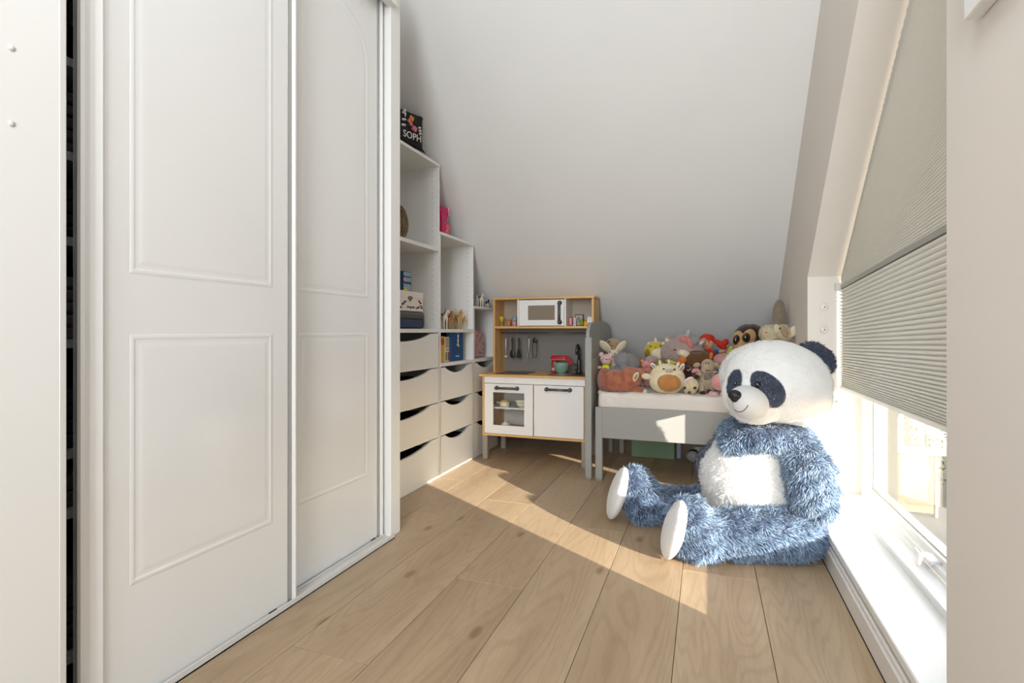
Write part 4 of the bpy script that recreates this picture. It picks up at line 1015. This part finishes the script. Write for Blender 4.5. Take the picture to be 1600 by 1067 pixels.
toy('plush_bird', 'orange plush bird peeking above the round cow', 3.44, [('body', ora, [(1066, 562, 7, 5.5, -10), (1062, 574, 8, 10)], 1), ('tuft', yel, [(1045, 564, 5, 3), (1052, 567, 6, 3)], 1)])
toy('plush_cow', 'round cream plush cow with an orange belly, sitting at the mattress edge', 3.33, [
    ('body', P_('vanilla', (240, 226, 186)), [(1042, 592, 28, 24.5), (1042, 596, 28, 20)], 1), ('belly', P_('orangebelly', (206, 146, 84)), [(1045.5, 597, 18.5, 14.5, 0, -.072, 10)], 1),
    ('horn', whit, [(1031, 567, 1.9, 4.5, -8), (1045, 565.5, 1.6, 3.6), (1059, 569.5, 2.4, 4.5, 25)]), ('ear', whit, [(1021, 571.5, 3.4, 6, -42, -.01, 2.2), (1065.5, 574, 3.4, 7, 28, -.01, 2.2)]), ('inner_ear', tan, [(1021, 572, 1.6, 4, -42, -.018, 1.6), (1065.3, 574.5, 1.6, 4.6, 28, -.018, 1.6)]),
    ('snout', P_('snoutgrey', (196, 186, 172)), [(1045.5, 579, 5.6, 3.1, 0, -.082, 3)]), ('eye', eye, [(1037, 576.5, 2, 1.5, 0, -.074, 1.5), (1053.8, 577.2, 2, 1.5, 0, -.074, 1.5)])],
    furs=[('belly', fur_orange, 3000, .007, .0014, .5)])
toy('plush_hippo', 'beige plush hippo sitting upright with dark hooves', 3.39, [
    ('body', beige, [(1105, 596, 14, 17), (1100, 602, 12, 12)], 1), ('head', beige, [(1106, 571, 10.5, 10.5), (1105, 578, 10, 8, 0, -.02)], 1), ('belly', taupe, [(1106, 589, 7.5, 7, 0, -.045, 4)], 1), ('ear', beige, [(1089, 570.5, 6, 4, -10, 0, 2.5), (1119, 570, 5.5, 3.6, 25, 0, 2.5)]),
    ('arm', beige, [(1092, 585, 5, 4, -30, -.04), (1118, 583, 5, 4, 20, -.02)]), ('leg', beige, [(1096, 606, 5, 9, 0, -.04), (1112, 606, 5, 8, 0, -.04)]), ('hoof', dkb, [(1088.5, 588.5, 5, 3.8, 0, -.05), (1121, 585, 5, 3.5, 0, -.03), (1098, 614.5, 5, 4.5, 0, -.055), (1109, 612, 5, 4.5, 0, -.05)]),
    ('nostril', lash, [(1103, 566.8, 1, 1.2, 0, -.046, .8), (1107, 566.8, 1, 1.2, 0, -.046, .8)]), ('mouth', lash, [(1106, 578.8, 4.5, .6, 0, -.063, .8)])])
toy('plush_flamingo', 'small rose pink plush under the hippo ear', 3.42, [('body', pinkp, [(1086, 579, 6.5, 3.6, -28, -.03), (1093, 582, 4, 4, 0, -.03), (1090, 596, 6, 14, 0, .03)], 1)])
toy('plush_lamb', 'cream plush lamb head with big black eyes at the mattress edge', 3.31, [
    ('head', P_('lamb', (222, 206, 168)), [(1079, 602, 12.5, 12), (1078, 609, 10, 8.5)], 1), ('ear', whit, [(1076, 594, 8.5, 4, -32, -.02, 2.5)]), ('inner_ear', palep, [(1076, 594.5, 6, 2.4, -32, -.03, 2)]), ('eye', eye, [(1069.6, 606, 2.5, 2.2, 0, -.040, 1.6), (1085.6, 606, 2.7, 2.3, 0, -.040, 1.6)]), ('nose', P_('lambnose', (96, 60, 44)), [(1077, 613, 3.2, 2, 0, -.042, 2)])])
toy('plush_octopus', 'pink plush octopus sitting at the mattress edge beside the panda nose', 3.27, [
    ('head', oct_, [(1125, 597, 13, 14)], 1), ('tentacle', oct_, [(1131, 621, 7.5, 8, 0, -.01)], 1), ('tentacle', palep, [(1116.5, 619, 6, 7.5, 10, -.01)], 1), ('tentacle', oct_, [(1110.5, 616, 4, 6, 25, .02)], 1), ('tentacle', oct_, [(1142, 616, 6, 7, -10)], 1)], vox=.005)

# ------------------------------------------------------------------ things on the shelves
def onshelf(px, X, z):
    a = (px - 800) / FPX; rx = a * CY - SY; t = X / rx
    return Vector((X, (a * SY + CY) * t, z))
# black pillow with lettering on top of the tallest unit
pz = 1.926
pc = onshelf(634, -1.575, pz)
pil = root('black_pillow', pc, 'black pillow with white lettering on top of the tallest unit', 'pillow')
ang = radians(62)      # the pillow faces the room, turned a little
pr_r = Vector((sin(ang - pi / 2) * -0 + .30, .95, -.0)).normalized(); pr_u = UP.copy(); pn = pr_r.cross(pr_u)
m_ = MB(); N_ = 16; PW, PH = .25, .205
grid = [[[None] * (N_ + 1) for _ in range(N_ + 1)] for _ in range(2)]
def pillow_pt(i, j, s, bulge=.04):
    u, v = i / N_ * 2 - 1, j / N_ * 2 - 1
    pinch = 1 - .10 * (1 - abs(u)) * 0
    x = u * PW / 2 * (1 - .12 * (1 - v * v) * abs(u) ** 3) * (1 + .22 * (u * v) ** 6); y = v * PH / 2 * (1 - .10 * (1 - u * u) * abs(v) ** 3) * (1 + (.12 * (u * v) ** 6 if v > 0 else 0))
    b_ = bulge * ((1 - u ** 4) * (1 - v ** 4)) ** .6
    return pc + pr_r * x + pr_u * (y + PH / 2 + .004) + pn * (b_ * s)
for s in (0, 1):
    for i in range(N_ + 1):
        for j in range(N_ + 1):
            if s and (i in (0, N_) or j in (0, N_)): grid[1][i][j] = grid[0][i][j]
            else: grid[s][i][j] = m_.b.verts.new(pillow_pt(i, j, 1 if s == 0 else -1))
for s in (0, 1):
    for i in range(N_):
        for j in range(N_):
            f = m_.b.faces.new((grid[s][i][j], grid[s][i + 1][j], grid[s][i + 1][j + 1], grid[s][i][j + 1])); f.smooth = True
m_.build('cover', M('pillow_black', (30, 27, 27), .85, .3, 150), pil)
def pil_T(x, y): 
    u, v = x / (PW / 2), y / (PH / 2); b_ = .04 * ((1 - u ** 4) * (1 - v ** 4)) ** .6
    return frame_T(pc + pr_r * x + pr_u * (y + PH / 2 + .004) + pn * (b_ + .003), pr_r, pr_u)
wl = M('print_white', (230, 226, 220), .8)
tm = MB(); text_mesh(tm, '4', .066, pil_T(-.045, .062), .001); tm.build('numeral', wl, pil); tm = MB(); text_mesh(tm, 'SOPH', .054, pil_T(.012, -.052), .001); tm.build('lettering', wl, pil)
fl_ = MB()
for (x, y, r_) in ((.005, .045, .014),): 
    for k_ in range(4): fl_.ell(pil_T(x + .010 * cos(k_ * pi / 2 + .4), y + .010 * sin(k_ * pi / 2 + .4)).translation, .0085)
fl_.build('star_print', M('print_orange', (222, 150, 60), .8), pil)
fl_ = MB()
for (x, y) in ((.015, -.008), (.030, -.014), (.022, .002), (.034, -.002), (-.015, .026), (-.006, .018), (.002, .010)): fl_.ell(pil_T(x, y).translation, (.010, .010, .008))
fl_.build('pink_print', M('print_pink', (224, 130, 146), .8), pil)
fl_ = MB()
for (x, y) in ((-.055, .022), (-.045, .024), (-.058, -.008), (-.048, -.007), (.065, .012), (.068, -.004), (.070, -.02)): fl_.ell(pil_T(x, y).translation, (.009, .009, .006))
fl_.build('pale_print', wl, pil, kind='stuff')
# woven hat on its side
hp = onshelf(628, -1.63, 1.409)
ht = root('woven_basket', hp, 'round woven straw basket leaning on the second shelf by the wardrobe', 'basket')
straw = M('straw', (150, 124, 84), .9, .8, 160, .35, 60)
bm_ = MB()
for i in range(9):
    r_ = .012 + i * .0105
    bm_.tube([(hp.x + .012 * sin(i), hp.y - .055 + r_ * cos(a), hp.z + .102 + r_ * sin(a)) for a in np.linspace(0, 2 * pi, 28, endpoint=False)], .0062, 8, closed=True)
bm_.build('woven_coils', straw, ht)
bs_ = MB()
for i in range(5): bs_.tube([(hp.x - .015 - i * .012, hp.y - .055 + .095 * cos(a), hp.z + .102 + .095 * sin(a)) for a in np.linspace(0, 2 * pi, 28, endpoint=False)], .0068, 8, closed=True)
bs_.build('rim', straw, ht)
top(MB().ell(onshelf(627, -1.57, 1.414), (.012, .02, .006)), 'clay_figure', M('figure_dark', (82, 72, 60), .8), 'tiny dark figure at the front edge of the second shelf', 'ornament')
# boxes on the third shelf
def box_on(px0, px1, X, dp, z, hh, name, mats, label, cat, bev=.002):
    a, b_ = onshelf(px0, X, z), onshelf(px1, X, z)
    t = root(name, (X - dp / 2, (a.y + b_.y) / 2, z), label, cat)
    MB().box(X - dp, X, a.y, b_.y, z, z + hh, bev, seg=2).build('box_body', mats, t); return t, a.y, b_.y
t, y0, y1 = box_on(607, 665, -1.575, .28, .914, .098, 'storage_case', M('case_grey', (78, 80, 80), .5), 'dark grey case with a blue window, bottom of the stack on the shelf', 'box', .018)
MB().box(-1.5755, -1.572, y0 + .03, y1 - .035, .918, .975, .002).build('front_opening', M('case_black', (20, 24, 34), .4), t)
MB().box(-1.5735, -1.570, y0 + .10, y1 - .05, .920, .962, .002).build('blue_insert', M('case_navy', (44, 62, 96), .4), t)
t, y0, y1 = box_on(600, 661, -1.585, .20, 1.013, .112, 'keepsake_box', M('box_blush', (232, 222, 214), .6), 'pale keepsake box with butterfly prints on the dark case', 'box')
lid_ = MB().box(-1.787, -1.583, y0 - .002, y1 + .002, 1.087, 1.127, .003).build('lid', MATS['box_blush'], t)
pm_ = MB(); yc = onshelf(641, -1.583, 1.1).y
pm_.prism([(yc - .028, 1.088), (yc, 1.068), (yc + .028, 1.088), (yc + .018, 1.098), (yc - .018, 1.098)], 'X', -1.5832, -1.5815)
pm_.build('clasp', M('clasp_grey', (120, 112, 108), .5), t)
pm_ = MB()
rr = random.Random(3)
for (px, z) in ((629, 1.048), (631, 1.055), (633, 1.064), (638, 1.035), (642, 1.032), (646, 1.034), (651, 1.030), (654, 1.036), (657, 1.062), (658, 1.045), (659, 1.034), (655, 1.072), (626, 1.03)):
    q = onshelf(px, -1.5845, z)
    for sg in (-1, 1): pm_.ell((q.x, q.y + sg * .006, q.z + .002), (.0009, .0055 + rr.random() * .003, .0045 + rr.random() * .003), R_view.inverted() if 0 else None, 8, 6)
pm_.build('butterfly_print', M('print_dark', (84, 76, 74), .7), t)
t, y0, y1 = box_on(630, 643, -1.62, .10, 1.128, .115, 'game_box', M('box_navy', (36, 72, 110), .6), 'small blue and white checked box standing on the keepsake box', 'box', .001)
ck = MB(); n_ = 8
for i in range(n_):
    for j in range(14):
        if (i + j) % 2 == 0 and j not in (5, 6, 10): 
            yy = y0 + .004 + (y1 - y0 - .008) * i / n_; zz_ = 1.132 + .107 * j / 14; ck.box(-1.6205, -1.6195, yy, yy + (y1 - y0 - .008) / n_, zz_, zz_ + .107 / 14)
ck.build('check_print', M('print_ice', (190, 214, 220), .6), t, kind='stuff')
MB().box(-1.6203, -1.619, y0 + .01, y0 + .045, 1.133, 1.148).build('yellow_print', M('print_gold', (226, 190, 40), .6), t)
MB().box(-1.6203, -1.619, y0 + .008, y0 + .035, 1.185, 1.20).build('pink_print', M('print_rose', (220, 140, 150), .6), t)
# pink item on the middle unit
q = onshelf(693, -1.60, 1.515)
t = root('pink_bag', q, 'magenta pink toy bag on top of the middle unit under the slope', 'bag')
mag = M('magenta', (206, 20, 96), .45)
MB().box(-1.65, -1.58, q.y - .06, q.y + .055, 1.515, 1.605, .006, seg=2).build('lower_box', mag, t)
MB().box(-1.65, -1.585, q.y - .06, q.y + .06, 1.655, 1.705, .012, seg=3).prism([(q.y - .055, 1.67), (q.y + .055, 1.67), (q.y + .015, 1.603), (q.y - .04, 1.603)], 'X', -1.64, -1.59).build('upper_bag', mag, t)
e_ = MB()
for (dy, dz, r_) in ((.022, .058, .014), (.012, .024, .012)): e_.tube([(-1.5795, q.y + dy + r_ * cos(a), 1.515 + dz + r_ * 1.2 * sin(a)) for a in np.linspace(0, 2 * pi, 18, endpoint=False)], .0018, 6, closed=True)
e_.build('ring_print', M('ring_gold', (226, 186, 150), .5), t)
MB().ell((-1.586, q.y + .045, 1.69), (.004, .010, .016)).ell((-1.586, q.y + .05, 1.665), (.004, .008, .012)).build('flower_print', M('print_pale', (240, 170, 196), .6), t)
# small white round lamp stuck on the middle unit wall
q = onshelf(690, -1.63, 1.07)
top(MB().lathe([(.0001, .022), (.020, .020), (.034, .012), (.038, 0)], (-1.64, 2.9345, 1.09), 24, 'Y'), 'push_light', M('lamp_white', (240, 238, 232), .5), 'round white push light on the side wall of the middle unit', 'lamp')
# horses
def horse(name, px, X, z, s, body, mane, label, cat, group, yaw, leg_c=None, spots=None):
    b = onshelf(px, X, z); t = root(name, b, label, cat, group)
    Rz = Matrix.Rotation(yaw, 4, 'Z'); Tm = Matrix.Translation(b) @ Rz @ Matrix.Scale(s, 4)
    def TT(m_): bmesh.ops.transform(m_.b, matrix=Tm, verts=m_.b.verts); return m_
    m_ = MB(); m_.ell((0, 0, .62), (.30, .13, .15)); m_.ell((-.22, 0, .63), (.15, .13, .15)); m_.ell((.20, 0, .62), (.14, .12, .16))
    m_.cap((.24, 0, .68), (.40, 0, .92), .11, .07); m_.cap((.40, 0, .93), (.56, 0, .82), .065, .04)
    for sy in (-1, 1): m_.cap((.40, sy * .03, .98), (.41, sy * .035, 1.04), .018, .006, 8)
    TT(m_).build('body', body, t)
    for (x, sy) in ((.22, 1), (.22, -1), (-.26, 1), (-.26, -1)):
        l_ = MB(); l_.cap((x, sy * .08, .55), (x + (.0 if x > 0 else .03), sy * .08, .30), .065, .036, 10); l_.cap((x + (.0 if x > 0 else .03), sy * .08, .30), (x, sy * .08, .06), .034, .026, 10)
        l_.lathe([(.042, .0), (.034, .06)], (x, sy * .08, 0), 10)
        TT(l_).build('leg', leg_c or body, t)
    m_ = MB(); m_.cap((.14, 0, .80), (.30, 0, .96), .035, .04, 8); m_.cap((.30, 0, .96), (.42, 0, 1.0), .04, .02, 8); m_.cap((-.34, 0, .68), (-.44, 0, .30), .04, .03, 8)
    TT(m_).build('mane', mane, t)
    if spots:
        m_ = MB(); m_.ell((-.18, .0, .66), (.13, .139, .12)); m_.ell((.30, 0, .80), (.07, .105, .09)); m_.ell((.08, -.02, .70), (.10, .118, .09)); TT(m_).build('patch', spots, t)
    return t
hw, hb_, ht_, hc = M('horse_white', (218, 208, 190), .5), M('horse_bay', (166, 110, 52), .5, 0, 60, .25, 30), M('horse_tan', (206, 160, 88), .5, 0, 60, .2, 30), M('horse_dark', (70, 50, 34), .6)
hz = .913; hg = 'toy horses on the middle unit'
horse('toy_horse', 692.5, -1.60, hz, .128, hw, hc, 'brown and white toy horse at the left of the row', 'toy horse', hg, radians(-30), None, hc)
horse('toy_horse', 701, -1.58, hz, .115, hb_, hc, 'bay brown toy horse standing second from the left', 'toy horse', hg, radians(-38))
horse('toy_horse', 708, -1.65, hz, .135, hw, hc, 'white toy horse standing behind, in the middle of the row', 'toy horse', hg, radians(-50), None, hb_)
horse('toy_horse', 716, -1.585, hz, .128, ht_, hw, 'pale tan toy horse to the right of the white one', 'toy horse', hg, radians(-40))
horse('toy_horse', 723.5, -1.575, hz, .085, ht_, hc, 'small foal at the right end of the toy horses', 'toy horse', hg, radians(-48), hw)
cb_ = M('cow_black', (30, 28, 28), .6); cg = 'toy cows on the lowest unit'
horse('toy_cow', 745, -1.60, 1.078, .085, hw, hw, 'white toy cow half hidden by the shelf side', 'toy cow', cg, radians(-60), None, None)
horse('toy_cow', 751, -1.57, 1.078, .100, hw, cb_, 'black and white spotted toy cow in the middle', 'toy cow', cg, radians(-45), hw, cb_)
horse('toy_cow', 761, -1.57, 1.078, .060, cb_, cb_, 'small black toy calf at the right of the cows', 'toy cow', cg, radians(-35), hw)
# books on the lower shelf of the middle unit
def book(px0, px1, X, dp, z, hh, col_, label, deco=None, gap=0):
    a, b_ = onshelf(px0, X, z).y, onshelf(px1, X, z).y - .001
    t = root('book', (X - dp / 2, (a + b_) / 2, z), label, 'book', 'books on the middle unit')
    cm_ = M('cover_%d_%d_%d' % col_, col_, .5)
    MB().box(X - dp, X, a, b_, z, z + hh, .0015).build('cover', cm_, t)
    MB().box(X - dp + .004, X - .006, a + .003, b_ - .003, z + hh - .0025, z + hh + .0004).build('pages', M('pages', (226, 218, 200), .8), t)
    return t, a, b_
BZ = .701
t, a, b_ = book(688.6, 695, -1.575, .17, BZ, .165, (214, 168, 66), 'yellow book at the left of the shelf row')
MB().box(-1.5755, -1.574, a + .006, b_ - .008, BZ + .11, BZ + .15).build('cover_print', M('cover_red', (186, 84, 40), .6), t)
t, a, b_ = book(695.2, 703.6, -1.575, .17, BZ, .160, (220, 212, 192), 'cream book with a strip of coloured spines printed below')
pm_ = MB(); 
MB().box(-1.5755, -1.574, a + .004, b_ - .004, BZ + .09, BZ + .155).build('cover_print', M('cover_sand', (178, 164, 128), .6), t)
for k_, cc in enumerate(((196, 120, 60), (60, 120, 110), (214, 176, 80), (150, 60, 50), (60, 96, 140))):
    w_ = (b_ - a - .008) / 5; MB().box(-1.5757, -1.574, a + .004 + w_ * k_, a + .004 + w_ * (k_ + .8), BZ + .008, BZ + .062).build('spine_print', M('sp_%d' % k_, cc, .6), t)
MB().box(-1.5757, -1.574, a + .012, b_ - .02, BZ + .074, BZ + .080).build('title_print', M('cover_redtxt', (190, 80, 60), .6), t)
t, a, b_ = book(705, 723.8, -1.56, .035, BZ, .205, (32, 76, 124), 'blue picture book with a white figure and yellow leaves on its cover')
w2 = MB(); yc = (a + b_) / 2
w2.ell((-1.5595, yc + .012, BZ + .165), (.0012, .010, .012)).ell((-1.5595, yc + .010, BZ + .135), (.0012, .008, .020)); w2.build('figure_print', wl, t)
w2 = MB()
for k_ in range(6):
    an = -.2 + k_ * .55; w2.tube([(-1.5594, yc + .008, BZ + .098), (-1.5594, yc + .008 + .026 * cos(an), BZ + .098 + .02 * sin(an))], [.0045, .0008], 6)
w2.build('leaf_print', M('print_yel', (216, 214, 60), .6), t)
w2 = MB().box(-1.5603, -1.5592, yc - .025, yc + .03, BZ + .026, BZ + .036).box(-1.5603, -1.5592, yc - .03, yc + .03, BZ + .186, BZ + .191); w2.build('title_print', M('print_blue', (150, 190, 214), .6), t)
t, a, b_ = book(706, 716, -1.60, .15, BZ, .214, (34, 32, 34), 'black book showing behind the blue picture book')
# pink organizer
q = onshelf(750, -1.60, .701)
t = root('pink_backpack', q, 'pale pink ear-shaped toy bag with dark prints beside the kitchen', 'bag')
pk = M('pink_vinyl', (222, 176, 178), .6, .1, 40)
sh = MB(); pts = []
for (y, z) in ((-.075, 0), (.07, 0), (.078, .04), (.076, .12), (.066, .18), (.048, .20), (.028, .195), (.012, .172), (-.002, .172), (-.02, .198), (-.045, .21), (-.068, .19), (-.078, .12), (-.08, .04)): pts.append((q.y + y, .702 + z))
sh.prism(pts, 'X', -1.68, -1.60, smooth=True)
bmesh.ops.bevel(sh.b, geom=list(sh.b.edges), offset=.008, segments=2, affect='EDGES')
sh.build('bag_body', pk, t)
dp_ = MB(); rr = random.Random(5)
for (y, z) in ((-.05, .16), (.045, .165), (.055, .10), (-.01, .12), (.0, .135), (.01, .15), (-.06, .09), (.05, .03), (-.02, .04), (.015, .035), (.0, .03), (.06, .06)): dp_.ell((-1.5995, q.y + y, .702 + z), (.0012, .005 + rr.random() * .003, .006 + rr.random() * .003), None, 10, 6)
dp_.build('dark_print', M('print_dark', (84, 76, 74), .7), t)
